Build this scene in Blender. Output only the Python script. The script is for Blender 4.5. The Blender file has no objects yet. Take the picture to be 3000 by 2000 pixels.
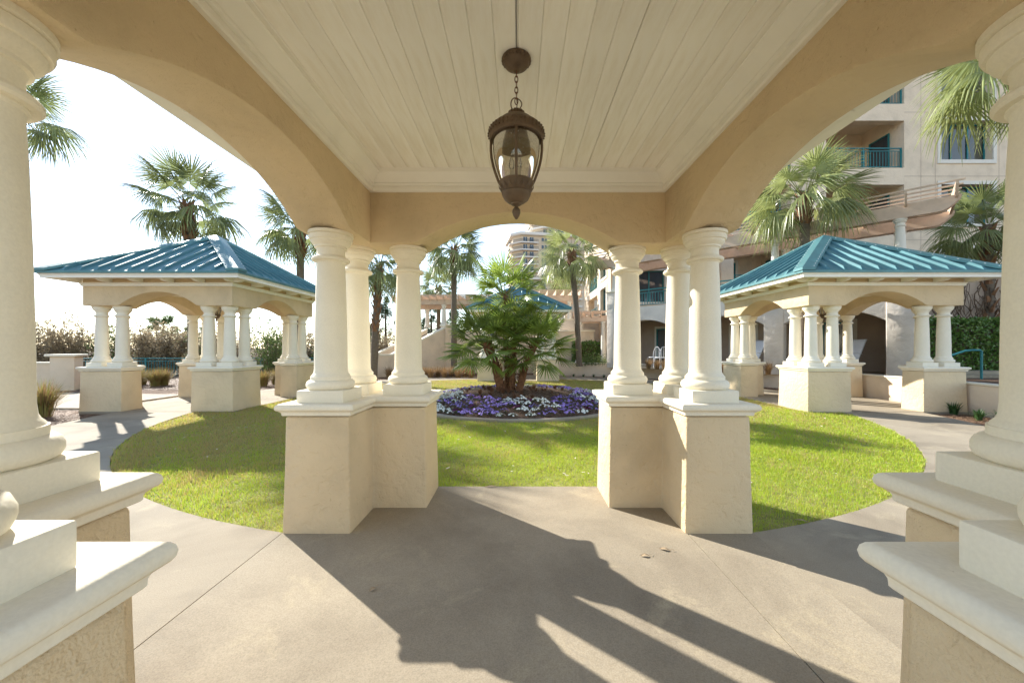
import bpy, bmesh, math, random
import numpy as np
from mathutils import Vector, Matrix, Euler

# ------------------------------------------------------------------ camera, sky, sun, exposure
S = bpy.context.scene
COL = S.collection
F, CX, CY, EYE = 1120.0, 1517.0, 1018.0, 1.45          # focal length and vanishing point, in 3000 px wide picture units
cam_d = bpy.data.cameras.new('camera')
cam_d.sensor_width = 36.0
cam_d.lens = 36.0 * F / 3000.0
cam_d.shift_x = -(CX - 1500.0) / 3000.0
cam_d.shift_y = (CY - 1000.0) / 3000.0
cam_d.clip_start = 0.02
cam_d.clip_end = 3000
cam = bpy.data.objects.new('camera', cam_d)
cam.location = (0, 0, EYE)
cam.rotation_euler = (math.radians(90), 0, 0)
COL.objects.link(cam)
S.camera = cam

SUN_EL = math.radians(29.0)
SUN_AZ = math.radians(-48.7)                            # from +Y towards +X; the sun stands ahead and to the left
W = bpy.data.worlds.new('World')
S.world = W
W.use_nodes = True
wn = W.node_tree
bg = wn.nodes['Background']
sky = wn.nodes.new('ShaderNodeTexSky')
sky.sky_type = 'NISHITA'
sky.sun_disc = False
sky.sun_elevation = SUN_EL
sky.sun_rotation = SUN_AZ
sky.altitude = 0
sky.air_density = 1.0
sky.dust_density = 0.06
sky.ozone_density = 1.0
hs = wn.nodes.new('ShaderNodeHueSaturation')
hs.inputs['Saturation'].default_value = 0.8
wn.links.new(sky.outputs[0], hs.inputs['Color'])
wn.links.new(hs.outputs[0], bg.inputs[0])
bg.inputs[1].default_value = 0.076

sun_d = bpy.data.lights.new('sun', 'SUN')
sun_d.energy = 2.45
sun_d.angle = math.radians(0.55)
sun_d.color = (1.0, 0.945, 0.85)
sun = bpy.data.objects.new('sun', sun_d)
to_sun = Vector((math.sin(SUN_AZ) * math.cos(SUN_EL), math.cos(SUN_AZ) * math.cos(SUN_EL), math.sin(SUN_EL)))
sun.rotation_euler = to_sun.to_track_quat('Z', 'Y').to_euler()
sun.location = (-30, 30, 30)
COL.objects.link(sun)

S.view_settings.view_transform = 'Standard'
S.view_settings.look = 'None'
S.view_settings.gamma = 1.0
S.view_settings.use_curve_mapping = False
S.view_settings.exposure = 2.12
S.render.engine = 'CYCLES'
S.cycles.max_bounces = 10
S.cycles.diffuse_bounces = 7
S.cycles.transmission_bounces = 8
S.cycles.transparent_max_bounces = 8
S.cycles.caustics_reflective = False
S.cycles.caustics_refractive = False
S.cycles.use_denoising = True

R = random.Random(7)


def P(px, py, Y):
    """picture point (3000 px units) at distance Y -> a point of the place"""
    return Vector(((px - CX) / F * Y, Y, EYE - (py - CY) / F * Y))


# ------------------------------------------------------------------ materials
MATS = {}


def nodes(m):
    m.use_nodes = True
    nt = m.node_tree
    return nt, nt.nodes, nt.links, nt.nodes['Principled BSDF']


def ramp(N, stops):
    r = N.new('ShaderNodeValToRGB')
    e = r.color_ramp.elements
    while len(e) < len(stops):
        e.new(0.5)
    for el, (p, c) in zip(e, stops):
        el.position = p
        el.color = (*c, 1) if len(c) == 3 else c
    return r


def scaled(c, k):
    return tuple(min(1.0, v * k) for v in c)


def mat(name, color, rough=0.8, var=0.10, scale=3.0, bump=0.0, bscale=40.0, metal=0.0, spec=0.3, fine=0.0, rnd=0.0,
        stretch=None, coord='Object', bdist=0.02, stain=None, translucent=0.0, stainscale=1.2, stainpos=(0.56, 0.72)):
    if name in MATS:
        return MATS[name]
    m = bpy.data.materials.new(name)
    MATS[name] = m
    nt, N, L, B = nodes(m)
    B.inputs['Roughness'].default_value = rough
    B.inputs['Metallic'].default_value = metal
    B.inputs['Specular IOR Level'].default_value = spec
    tc = N.new('ShaderNodeTexCoord')
    vec = tc.outputs[coord]
    if stretch:
        mp = N.new('ShaderNodeMapping')
        mp.inputs['Scale'].default_value = stretch
        L.new(vec, mp.inputs[0])
        vec = mp.outputs[0]
    n1 = N.new('ShaderNodeTexNoise')
    n1.inputs['Scale'].default_value = scale
    n1.inputs['Detail'].default_value = 6
    n1.inputs['Roughness'].default_value = 0.6
    L.new(vec, n1.inputs['Vector'])
    r = ramp(N, [(0.3, scaled(color, 1 - var)), (0.7, scaled(color, 1 + var))])
    L.new(n1.outputs[0], r.inputs[0])
    out = r.outputs[0]
    if fine > 0:
        n2 = N.new('ShaderNodeTexNoise')
        n2.inputs['Scale'].default_value = bscale * 1.7
        n2.inputs['Detail'].default_value = 3
        L.new(vec, n2.inputs['Vector'])
        mx = N.new('ShaderNodeMixRGB')
        mx.blend_type = 'MULTIPLY'
        mx.inputs[0].default_value = 1
        r2 = ramp(N, [(0.35, (1 - fine,) * 3), (0.65, (1 + 0.0,) * 3)])
        L.new(n2.outputs[0], r2.inputs[0])
        L.new(out, mx.inputs[1])
        L.new(r2.outputs[0], mx.inputs[2])
        out = mx.outputs[0]
    if stain:
        n3 = N.new('ShaderNodeTexNoise')
        n3.inputs['Scale'].default_value = stainscale
        n3.inputs['Detail'].default_value = 8
        n3.inputs['Roughness'].default_value = 0.65
        L.new(vec, n3.inputs['Vector'])
        r3 = ramp(N, [(stainpos[0], (0, 0, 0)), (stainpos[1], (1, 1, 1))])
        L.new(n3.outputs[0], r3.inputs[0])
        mx = N.new('ShaderNodeMixRGB')
        L.new(r3.outputs[0], mx.inputs[0])
        L.new(out, mx.inputs[1])
        mx.inputs[2].default_value = (*stain, 1)
        out = mx.outputs[0]
    if rnd > 0:
        oi = N.new('ShaderNodeObjectInfo')
        mr = N.new('ShaderNodeMapRange')
        mr.inputs[3].default_value = 1 - rnd
        mr.inputs[4].default_value = 1 + rnd
        L.new(oi.outputs['Random'], mr.inputs[0])
        mx = N.new('ShaderNodeMixRGB')
        mx.blend_type = 'MULTIPLY'
        mx.inputs[0].default_value = 1
        L.new(out, mx.inputs[1])
        L.new(mr.outputs[0], mx.inputs[2])
        out = mx.outputs[0]
    L.new(out, B.inputs['Base Color'])
    if bump > 0:
        nb = N.new('ShaderNodeTexNoise')
        nb.inputs['Scale'].default_value = bscale
        nb.inputs['Detail'].default_value = 5
        L.new(vec, nb.inputs['Vector'])
        bp = N.new('ShaderNodeBump')
        bp.inputs['Strength'].default_value = bump
        bp.inputs['Distance'].default_value = bdist
        L.new(nb.outputs[0], bp.inputs['Height'])
        L.new(bp.outputs[0], B.inputs['Normal'])
    if translucent > 0:
        tr = N.new('ShaderNodeBsdfTranslucent')
        L.new(out, tr.inputs[0])
        ms = N.new('ShaderNodeMixShader')
        ms.inputs[0].default_value = translucent
        o = N['Material Output']
        L.new(B.outputs[0], ms.inputs[1])
        L.new(tr.outputs[0], ms.inputs[2])
        L.new(ms.outputs[0], o.inputs[0])
    return m


def stucco(name, color, strength=0.5, scale=14.0):
    """trowelled stucco: flat patches with ragged ridges"""
    m = bpy.data.materials.new(name)
    MATS[name] = m
    nt, N, L, B = nodes(m)
    B.inputs['Roughness'].default_value = 0.92
    B.inputs['Specular IOR Level'].default_value = 0.15
    tc = N.new('ShaderNodeTexCoord')
    oi = N.new('ShaderNodeObjectInfo')
    va = N.new('ShaderNodeVectorMath')
    L.new(tc.outputs['Object'], va.inputs[0])
    L.new(oi.outputs['Location'], va.inputs[1])
    vec = va.outputs[0]
    a = N.new('ShaderNodeTexNoise'); a.inputs['Scale'].default_value = scale; a.inputs['Detail'].default_value = 4
    a.inputs['Distortion'].default_value = 0.25
    b = N.new('ShaderNodeTexNoise'); b.inputs['Scale'].default_value = scale * 9; b.inputs['Detail'].default_value = 3
    c = N.new('ShaderNodeTexNoise'); c.inputs['Scale'].default_value = 1.6; c.inputs['Detail'].default_value = 6
    for n in (a, b, c):
        L.new(vec, n.inputs['Vector'])
    ra = ramp(N, [(0.36, (0, 0, 0)), (0.50, (0.75, 0.75, 0.75)), (0.66, (1, 1, 1))])
    L.new(a.outputs[0], ra.inputs[0])
    mul = N.new('ShaderNodeMath'); mul.operation = 'MULTIPLY_ADD'
    L.new(b.outputs[0], mul.inputs[0]); mul.inputs[1].default_value = 0.9
    L.new(ra.outputs[0], mul.inputs[2])
    bp = N.new('ShaderNodeBump'); bp.inputs['Strength'].default_value = strength; bp.inputs['Distance'].default_value = 0.007
    L.new(mul.outputs[0], bp.inputs['Height'])
    L.new(bp.outputs[0], B.inputs['Normal'])
    rc = ramp(N, [(0.28, scaled(color, 0.84)), (0.5, color), (0.74, scaled(color, 1.07))])
    L.new(c.outputs[0], rc.inputs[0])
    # small pits and hairline grime that sit in the paint
    d = N.new('ShaderNodeTexNoise'); d.inputs['Scale'].default_value = 38; d.inputs['Detail'].default_value = 4
    L.new(vec, d.inputs['Vector'])
    rd = ramp(N, [(0.70, (1, 1, 1)), (0.76, (0.62, 0.55, 0.45))])
    L.new(d.outputs[0], rd.inputs[0])
    mx = N.new('ShaderNodeMixRGB'); mx.blend_type = 'MULTIPLY'; mx.inputs[0].default_value = 0.6
    L.new(rc.outputs[0], mx.inputs[1]); L.new(rd.outputs[0], mx.inputs[2])
    L.new(mx.outputs[0], B.inputs['Base Color'])
    return m


TAN = stucco('tan_stucco', (0.69, 0.55, 0.36), 0.85)
TANW = stucco('warm_wall_stucco', (0.77, 0.64, 0.49), 0.6, 9.0)
GREYST = stucco('pale_grey_stucco', (0.72, 0.66, 0.59), 0.9, 7.0)
CREAM = mat('cream_paint', (0.83, 0.77, 0.635), 0.75, 0.06, 2.0, 0.35, 60, bdist=0.005, spec=0.25, fine=0.05, stain=(0.50, 0.42, 0.31), stainscale=48, stainpos=(0.69, 0.77))
TRIM = mat('trim_paint', (0.87, 0.845, 0.77), 0.55, 0.04, 3.0, 0.08, 50, bdist=0.004, rnd=0.02)
BOARD = mat('ceiling_paint', (0.90, 0.875, 0.81), 0.6, 0.04, 2.2, 0.12, 30, bdist=0.003, rnd=0.035, stretch=(6, 0.7, 1),
            stain=(0.78, 0.735, 0.64), stainscale=1.1, stainpos=(0.50, 0.66))
DARK = mat('dark_gap', (0.05, 0.04, 0.03), 0.9)
TEAL = mat('teal_metal_roof', (0.068, 0.195, 0.21), 0.47, 0.16, 2.2, 0.10, 5, metal=0.25, spec=0.6, bdist=0.02, fine=0.06, stain=(0.10, 0.27, 0.28), stainscale=3.0, stainpos=(0.55, 0.75))
TEALP = mat('teal_paint', (0.03, 0.20, 0.22), 0.45, 0.05, 3)
BRONZE = mat('aged_bronze', (0.13, 0.088, 0.055), 0.5, 0.3, 14, 0.25, 60, metal=0.35, bdist=0.003, spec=0.5)
RUST = mat('rusty_chain', (0.13, 0.045, 0.02), 0.7, 0.3, 30)


def concrete(name):
    m = bpy.data.materials.new(name)
    MATS[name] = m
    nt, N, L, B = nodes(m)
    B.inputs['Roughness'].default_value = 0.86
    B.inputs['Specular IOR Level'].default_value = 0.25
    tc = N.new('ShaderNodeTexCoord')
    vec = tc.outputs['Object']
    def noise(sc, det, rough=0.6, dist=0.0):
        q = N.new('ShaderNodeTexNoise')
        q.inputs['Scale'].default_value = sc; q.inputs['Detail'].default_value = det
        q.inputs['Roughness'].default_value = rough; q.inputs['Distortion'].default_value = dist
        L.new(vec, q.inputs['Vector'])
        return q.outputs[0]
    def mix(fac, a, b, mode='MIX'):
        q = N.new('ShaderNodeMixRGB'); q.blend_type = mode
        if isinstance(fac, float): q.inputs[0].default_value = fac
        else: L.new(fac, q.inputs[0])
        L.new(a, q.inputs[1])
        if isinstance(b, tuple): q.inputs[2].default_value = (*b, 1)
        else: L.new(b, q.inputs[2])
        return q.outputs[0]
    def rmp(x, stops):
        q = ramp(N, stops); L.new(x, q.inputs[0]); return q.outputs[0]
    base = rmp(noise(0.8, 8, 0.62, 0.4), [(0.34, (0.25, 0.211, 0.157)), (0.50, (0.335, 0.287, 0.215)), (0.64, (0.38, 0.326, 0.243))])
    bloom = rmp(noise(1.9, 9, 0.72, 0.8), [(0.56, (0, 0, 0)), (0.70, (0.8, 0.8, 0.8))])
    c = mix(bloom, base, (0.45, 0.385, 0.27))
    dirt = rmp(noise(3.3, 7, 0.7, 0.3), [(0.54, (0, 0, 0)), (0.78, (0.55, 0.55, 0.55))])
    c = mix(dirt, c, (0.26, 0.228, 0.18))
    c = mix(1.0, c, rmp(noise(150, 3), [(0.32, (0.80, 0.79, 0.77)), (0.62, (1.06, 1.06, 1.06))]), 'MULTIPLY')
    c = mix(1.0, c, rmp(noise(38, 4), [(0.66, (1, 1, 1)), (0.75, (0.80, 0.78, 0.75))]), 'MULTIPLY')
    vo = N.new('ShaderNodeTexVoronoi'); vo.feature = 'DISTANCE_TO_EDGE'; vo.inputs['Scale'].default_value = 0.42
    wv = N.new('ShaderNodeVectorMath'); wv.operation = 'ADD'
    nz_ = N.new('ShaderNodeTexNoise'); nz_.inputs['Scale'].default_value = 2.2; nz_.inputs['Detail'].default_value = 6
    L.new(vec, nz_.inputs['Vector'])
    sc_ = N.new('ShaderNodeVectorMath'); sc_.operation = 'SCALE'; sc_.inputs['Scale'].default_value = 0.55
    L.new(nz_.outputs['Color'], sc_.inputs[0])
    L.new(vec, wv.inputs[0]); L.new(sc_.outputs[0], wv.inputs[1])
    L.new(wv.outputs[0], vo.inputs['Vector'])
    line = rmp(vo.outputs['Distance'], [(0.0, (1, 1, 1)), (0.0022, (0, 0, 0))])
    gate = rmp(noise(0.55, 2), [(0.50, (0, 0, 0)), (0.60, (0.7, 0.7, 0.7))])
    cm = mix(1.0, line, gate, 'MULTIPLY')
    c = mix(cm, c, (0.30, 0.26, 0.20))
    L.new(c, B.inputs['Base Color'])
    bp = N.new('ShaderNodeBump'); bp.inputs['Strength'].default_value = 0.55; bp.inputs['Distance'].default_value = 0.004
    L.new(noise(62, 7, 0.7, 0.6), bp.inputs['Height']); L.new(bp.outputs[0], B.inputs['Normal'])
    return m


CONC = concrete('weathered_concrete')
MULCH = mat('pine_straw', (0.20, 0.12, 0.075), 0.95, 0.45, 22, 1.0, 60, bdist=0.03, fine=0.5)
SOIL = mat('lawn_thatch', (0.27, 0.27, 0.085), 0.95, 0.3, 8, 0.6, 90, bdist=0.01)
PERG = mat('pergola_stain', (0.62, 0.475, 0.365), 0.7, 0.12, 4, 0.15, 30, bdist=0.004)
WHITECOL = mat('white_column_paint', (0.74, 0.70, 0.62), 0.6, 0.04, 3)
TOWERM = mat('tower_stucco', (0.60, 0.50, 0.385), 0.9, 0.06, 0.15)
TOWERW = mat('tower_trim', (0.74, 0.71, 0.66), 0.8, 0.04, 0.3)
RAILD = mat('dark_rail', (0.05, 0.05, 0.055), 0.6)
GLASSD = mat('window_glass', (0.035, 0.055, 0.075), 0.06, 0.3, 0.6, spec=0.8)
BLIND = mat('blind_slats', (0.34, 0.31, 0.27), 0.8, 0.1, 2)
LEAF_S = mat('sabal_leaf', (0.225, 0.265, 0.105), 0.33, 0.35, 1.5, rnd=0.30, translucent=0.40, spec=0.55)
LEAF_SUNLIT = mat('sunlit_sabal_leaf', (0.31, 0.345, 0.135), 0.30, 0.3, 1.5, rnd=0.25, translucent=0.42, spec=0.7)  # same sabal leaf, with sunlit brightness put into its colour
LEAF_C = mat('fan_palm_leaf', (0.235, 0.31, 0.055), 0.28, 0.5, 3.0, rnd=0.40, translucent=0.42, spec=0.55)
PETI = mat('petiole', (0.17, 0.19, 0.055), 0.5, 0.2, 6)
TRUNK = mat('palm_bark', (0.17, 0.135, 0.10), 0.9, 0.3, 9, 0.8, 30, stretch=(1, 1, 4), bdist=0.03)
BOOT = mat('leaf_base', (0.20, 0.105, 0.055), 0.85, 0.4, 10)
FIBRE = mat('palm_fibre', (0.21, 0.10, 0.05), 0.9, 0.45, 14, 0.8, 60, bdist=0.02)
HEDGE = mat('hedge_leaf', (0.13, 0.23, 0.05), 0.25, 0.4, 6, translucent=0.15, spec=0.6)
SHRUBL = mat('shrub_leaf', (0.30, 0.24, 0.15), 0.6, 0.4, 3, rnd=0.15, translucent=0.40)
SHRUBG = mat('green_shrub_leaf', (0.13, 0.185, 0.06), 0.5, 0.4, 3, rnd=0.15, translucent=0.38)
CEDAR = mat('cedar_foliage', (0.045, 0.085, 0.032), 0.7, 0.4, 3, translucent=0.12)
TWIG = mat('twig', (0.13, 0.09, 0.06), 0.9, 0.2, 10)
TAWNY = mat('tawny_grass', (0.36, 0.23, 0.11), 0.8, 0.3, 3, translucent=0.3)
GRASSY = mat('green_gold_grass', (0.30, 0.27, 0.08), 0.7, 0.35, 4, translucent=0.3)
LIRI = mat('strap_leaf', (0.055, 0.12, 0.035), 0.45, 0.3, 5, translucent=0.2)
PURPLE = mat('purple_petal', (0.36, 0.25, 0.60), 0.6, 0.4, 12, translucent=0.15, rnd=0.25)
WHITEP = mat('white_petal', (0.78, 0.78, 0.70), 0.6, 0.06, 12, translucent=0.15)
MAROON = mat('maroon_petal', (0.10, 0.012, 0.06), 0.6, 0.3, 12)
PLEAF = mat('pansy_leaf', (0.05, 0.10, 0.03), 0.5, 0.3, 12)
DRYLEAF = mat('dry_leaf', (0.40, 0.30, 0.19), 0.8, 0.3, 20)
WHITEM = mat('white_metal', (0.75, 0.76, 0.78), 0.4)
CANDLE = mat('candle_sleeve', (0.62, 0.55, 0.42), 0.5)
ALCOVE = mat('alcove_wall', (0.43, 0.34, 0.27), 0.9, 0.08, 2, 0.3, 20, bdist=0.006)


def glass_mat(name, tint, rough=0.02, seeds=True):
    m = bpy.data.materials.new(name)
    MATS[name] = m
    nt, N, L, B = nodes(m)
    g = N.new('ShaderNodeBsdfGlossy'); g.inputs['Roughness'].default_value = rough
    t = N.new('ShaderNodeBsdfTransparent'); t.inputs[0].default_value = (*tint, 1)
    lw = N.new('ShaderNodeFresnel'); lw.inputs[0].default_value = 1.5
    ad = N.new('ShaderNodeMath'); ad.operation = 'MULTIPLY_ADD'; ad.inputs[1].default_value = 1.0; ad.inputs[2].default_value = 0.04
    L.new(lw.outputs[0], ad.inputs[0])
    mx = N.new('ShaderNodeMixShader')
    L.new(ad.outputs[0], mx.inputs[0]); L.new(t.outputs[0], mx.inputs[1]); L.new(g.outputs[0], mx.inputs[2])
    out = mx.outputs[0]
    if seeds:      # bubbles in the blown glass and dust on it
        tc = N.new('ShaderNodeTexCoord')
        v = N.new('ShaderNodeTexNoise'); v.inputs['Scale'].default_value = 140
        L.new(tc.outputs['Object'], v.inputs['Vector'])
        rr = ramp(N, [(0.40, (0.16, 0.16, 0.16)), (0.66, (0.24, 0.24, 0.24)), (0.74, (0.6, 0.6, 0.6))])
        L.new(v.outputs[0], rr.inputs[0])
        d = N.new('ShaderNodeBsdfTranslucent'); d.inputs[0].default_value = (0.8, 0.75, 0.66, 1)
        m2 = N.new('ShaderNodeMixShader')
        L.new(rr.outputs[0], m2.inputs[0]); L.new(out, m2.inputs[1]); L.new(d.outputs[0], m2.inputs[2])
        out = m2.outputs[0]
    L.new(out, N['Material Output'].inputs[0])
    return m


LGLASS = glass_mat('seeded_glass', (0.86, 0.84, 0.78))
GLASSB = glass_mat('bulb_glass', (0.95, 0.95, 0.93), 0.03, False)


# ------------------------------------------------------------------ mesh helpers
class MB:
    def __init__(self):
        self.v = []
        self.f = []

    def add(self, vs, fs):
        o = len(self.v)
        self.v += [tuple(p) for p in vs]
        self.f += [tuple(i + o for i in f) for f in fs]
        return self

    def box(self, x0, x1, y0, y1, z0, z1):
        return self.add([(x0, y0, z0), (x1, y0, z0), (x1, y1, z0), (x0, y1, z0), (x0, y0, z1), (x1, y0, z1), (x1, y1, z1), (x0, y1, z1)],
                        [(0, 3, 2, 1), (4, 5, 6, 7), (0, 1, 5, 4), (1, 2, 6, 5), (2, 3, 7, 6), (3, 0, 4, 7)])

    def lathe(self, prof, n=32, c=(0, 0), cap=True, ang0=0.0):
        o = len(self.v)
        k = len(prof)
        for i in range(n):
            a = ang0 + 2 * math.pi * i / n
            for r, z in prof:
                self.v.append((c[0] + r * math.cos(a), c[1] + r * math.sin(a), z))
        for i in range(n):
            j = (i + 1) % n
            for q in range(k - 1):
                self.f.append((o + i * k + q, o + j * k + q, o + j * k + q + 1, o + i * k + q + 1))
        if cap:
            self.f.append(tuple(o + i * k for i in reversed(range(n))))
            self.f.append(tuple(o + i * k + k - 1 for i in range(n)))
        return self

    def tube(self, pts, rad, n=8, closed=False, cap=True):
        pts = [Vector(p) for p in pts]
        m = len(pts)
        rad = rad if isinstance(rad, (list, tuple)) else [rad] * m
        o = len(self.v)
        prev = None
        for i, p in enumerate(pts):
            if closed:
                t = pts[(i + 1) % m] - pts[i - 1]
            else:
                t = pts[min(i + 1, m - 1)] - pts[max(i - 1, 0)]
            t.normalize()
            if prev is None:
                u = t.orthogonal().normalized()
            else:
                u = (prev - t * prev.dot(t)).normalized()
            prev = u
            w = t.cross(u)
            for k in range(n):
                a = 2 * math.pi * k / n
                self.v.append(tuple(p + (u * math.cos(a) + w * math.sin(a)) * rad[i]))
        for i in range(m if closed else m - 1):
            j = (i + 1) % m
            for k in range(n):
                l = (k + 1) % n
                self.f.append((o + i * n + k, o + i * n + l, o + j * n + l, o + j * n + k))
        if cap and not closed:
            self.f.append(tuple(o + k for k in reversed(range(n))))
            self.f.append(tuple(o + (m - 1) * n + k for k in range(n)))
        return self

    def ring(self, poly, prof, close_top=False, close_bottom=False):
        """sweep a profile of (outward offset, z) round a polygon (CCW)"""
        o = len(self.v)
        k = len(prof)
        n = len(poly)
        for off, z in prof:
            for p in offset_poly(poly, off):
                self.v.append((p[0], p[1], z))
        for q in range(k - 1):
            for i in range(n):
                j = (i + 1) % n
                self.f.append((o + q * n + i, o + q * n + j, o + (q + 1) * n + j, o + (q + 1) * n + i))
        if close_top:
            self.f.append(tuple(o + (k - 1) * n + i for i in range(n)))
        if close_bottom:
            self.f.append(tuple(o + i for i in reversed(range(n))))
        return self

    def prism(self, poly, axis, a, b):
        """extrude a 2D polygon; axis 'x': poly=(y,z), 'y': poly=(x,z), 'z': poly=(x,y)"""
        def put(p, t):
            return (t, p[0], p[1]) if axis == 'x' else (p[0], t, p[1]) if axis == 'y' else (p[0], p[1], t)
        n = len(poly)
        vs = [put(p, a) for p in poly] + [put(p, b) for p in poly]
        fs = [tuple(reversed(range(n))), tuple(range(n, 2 * n))]
        fs += [(i, (i + 1) % n, n + (i + 1) % n, n + i) for i in range(n)]
        return self.add(vs, fs)

    def mesh(self, name, m, smooth=False, angle=40, bevel=0.0, segs=2, fix=True):
        me = bpy.data.meshes.new(name)
        me.from_pydata(self.v, [], self.f)
        if fix or bevel:
            bm = bmesh.new()
            bm.from_mesh(me)
            if fix:
                bmesh.ops.recalc_face_normals(bm, faces=bm.faces)
            if bevel:
                es = [e for e in bm.edges if len(e.link_faces) == 2 and e.calc_face_angle(0) > math.radians(30)]
                bmesh.ops.bevel(bm, geom=es, offset=bevel, segments=segs, affect='EDGES', profile=0.5)
            bm.to_mesh(me)
            bm.free()
        if smooth or bevel:
            me.shade_smooth()
            me.set_sharp_from_angle(angle=math.radians(angle))
        me.materials.append(m)
        return me

    def build(self, name, m, parent=None, **k):
        return link(name, self.mesh(name, m, **k), parent)


def offset_poly(poly, off):
    n = len(poly)
    out = []
    for i in range(n):
        p0, p1, p2 = Vector(poly[i - 1]), Vector(poly[i]), Vector(poly[(i + 1) % n])
        d1 = (p1 - p0).normalized(); d2 = (p2 - p1).normalized()
        n1 = Vector((d1.y, -d1.x)); n2 = Vector((d2.y, -d2.x))
        m = n1 + n2
        m = m / max(1e-6, m.dot(n1)) if m.length > 1e-6 else n1
        out.append((p1.x + m.x * off, p1.y + m.y * off))
    return out


def link(name, data, parent=None, loc=None, rot=None, scale=None):
    o = bpy.data.objects.new(name, data)
    COL.objects.link(o)
    if parent is not None:
        o.parent = parent
    if loc is not None:
        o.location = loc
    if rot is not None:
        o.rotation_euler = rot
    if scale is not None:
        o.scale = scale
    return o


def tag(o, label=None, cat=None, group=None, kind=None):
    if label: o['label'] = label
    if cat: o['category'] = cat
    if group: o['group'] = group
    if kind: o['kind'] = kind
    return o


def thing(name, label, cat, loc=(0, 0, 0), rz=0.0, group=None):
    o = link(name, None, None, loc, (0, 0, rz))
    o.empty_display_size = 0.2
    return tag(o, label, cat, group)


KIDS = {}


def copy_tree(o, parent=None):
    c = o.copy()
    COL.objects.link(c)
    c.parent = parent
    for ch in [x for x in ALLOBJ() if x.parent is o]:
        copy_tree(ch, c)
    return c


def ALLOBJ():
    return list(COL.objects)


def leaf_cloud(n, sampler, size, rng, aspect=0.45, mb=None, flat=0.0):
    """n small folded leaves at sampled points"""
    mb = mb or MB()
    for _ in range(n):
        p = Vector(sampler(rng))
        d = Vector((rng.gauss(0, 1), rng.gauss(0, 1), rng.gauss(0, 1) * (1 - flat) + flat * 0.3)).normalized()
        u = d.orthogonal().normalized()
        u.rotate(Matrix.Rotation(rng.uniform(0, 6.28), 3, d))
        w = d.cross(u)
        s = size * rng.uniform(0.6, 1.3)
        a = s * aspect
        mb.add([p, p + u * s * 0.5 + w * a * 0.5 + d * a * 0.2, p + u * s, p + u * s * 0.5 - w * a * 0.5 + d * a * 0.2],
               [(0, 1, 2), (0, 2, 3)])
    return mb


# ------------------------------------------------------------------ ground, path, lawn, bed
C0 = Vector((0.0, 10.25, 0))            # centre of the round garden
RL, RP, RB = 7.48, 9.22, 2.75           # lawn, path and flower bed radii
PAV = {'S': (0.0, 2.15, 0.0), 'W': (-8.2, 10.4, 0.0), 'E': (8.33, 10.4, 0.0), 'N': (0.02, 18.35, 0.0)}
PSC = {'S': 1.0, 'W': 0.95, 'E': 0.98, 'N': 0.97}
HALF = 1.838                            # half width of a pavilion floor slab

g = MB()
g.add([(-900, -200, -0.06), (900, -200, -0.06), (900, 1600, -0.06), (-900, 1600, -0.06)], [(0, 1, 2, 3)])
tag(g.build('ground', MULCH), kind='structure')


def disc(r0, r1, z, n=128, c=C0):
    mb = MB()
    for i in range(n):
        a = 2 * math.pi * i / n
        for r in (r0, r1):
            mb.v.append((c.x + r * math.cos(a), c.y + r * math.sin(a), z))
    for i in range(n):
        j = (i + 1) % n
        mb.f.append((2 * i, 2 * i + 1, 2 * j + 1, 2 * j))
    return mb


tag(disc(RB - 0.1, RL - 0.004, -0.02).build('lawn', SOIL), kind='structure')

path = tag(link('path', None), kind='structure')
# ring of slabs between recessed joints
def ring_pts(a0, a1, r, n=14):
    return [(C0.x + r * math.sin(a0 + (a1 - a0) * i / n), C0.y - r * math.cos(a0 + (a1 - a0) * i / n)) for i in range(n + 1)]


joint = 0.006
ai, ao = math.asin(1.846 / RL), math.asin(1.846 / RP)
bi, bo = math.asin(1.328 / RL), math.asin(1.328 / RP)
edges = [(bi, bo)] + [(math.radians(a), math.radians(a)) for a in range(32, 330, 16)] + [(2 * math.pi - ai, 2 * math.pi - ao)]
for (i0, o0), (i1, o1) in zip(edges[:-1], edges[1:]):
    d = joint / RL / 2
    poly = ring_pts(i0 + d, i1 - d, RL) + list(reversed(ring_pts(o0 + d, o1 - d, RP)))
    MB().prism(poly, 'z', -0.10, 0.0).build('slab', CONC, path)
# unseen landing added behind the camera for bounce light, and the spur that leaves past the west pavilion
MB().prism([(-1.838, -6), (1.838, -6), (1.838, 0.25), (-1.838, 0.25)], 'z', -0.10, 0.002).build('slab', CONC, path)
MB().prism([(-24, 9.6), (-10.35, 9.2), (-10.35, 11.9), (-24, 13.4)], 'z', -0.10, -0.004).build('slab', CONC, path)
MB().prism([(-22, -30), (22, -30), (22, -6.01), (-22, -6.01)], 'z', -0.10, -0.002).build('slab', CONC, path)  # broad unseen plaza, added to bounce more light in under the arches
MB().prism([(-8, -6), (-1.85, -6), (-1.85, 1.0), (-8, 3.6)], 'z', -0.10, -0.008).build('slab', CONC, path)
MB().prism([(8, 3.6), (1.85, 1.0), (1.85, -6), (8, -6)], 'z', -0.10, -0.008).build('slab', CONC, path)

# flower bed: kerb ring and a mound of pine straw
bed = tag(link('flower_bed', None, None, C0), kind='structure')
kp = [(RB + 0.06, -0.05), (RB + 0.06, 0.035), (RB + 0.045, 0.05), (RB - 0.045, 0.05), (RB - 0.06, 0.035), (RB - 0.06, -0.05)]
MB().lathe(kp, 160, cap=False).build('kerb', CONC, bed, smooth=True)


def mound_z(r):
    t = max(0.0, 1 - (r / (RB - 0.05)) ** 2)
    return 0.01 + 0.30 * t


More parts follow.
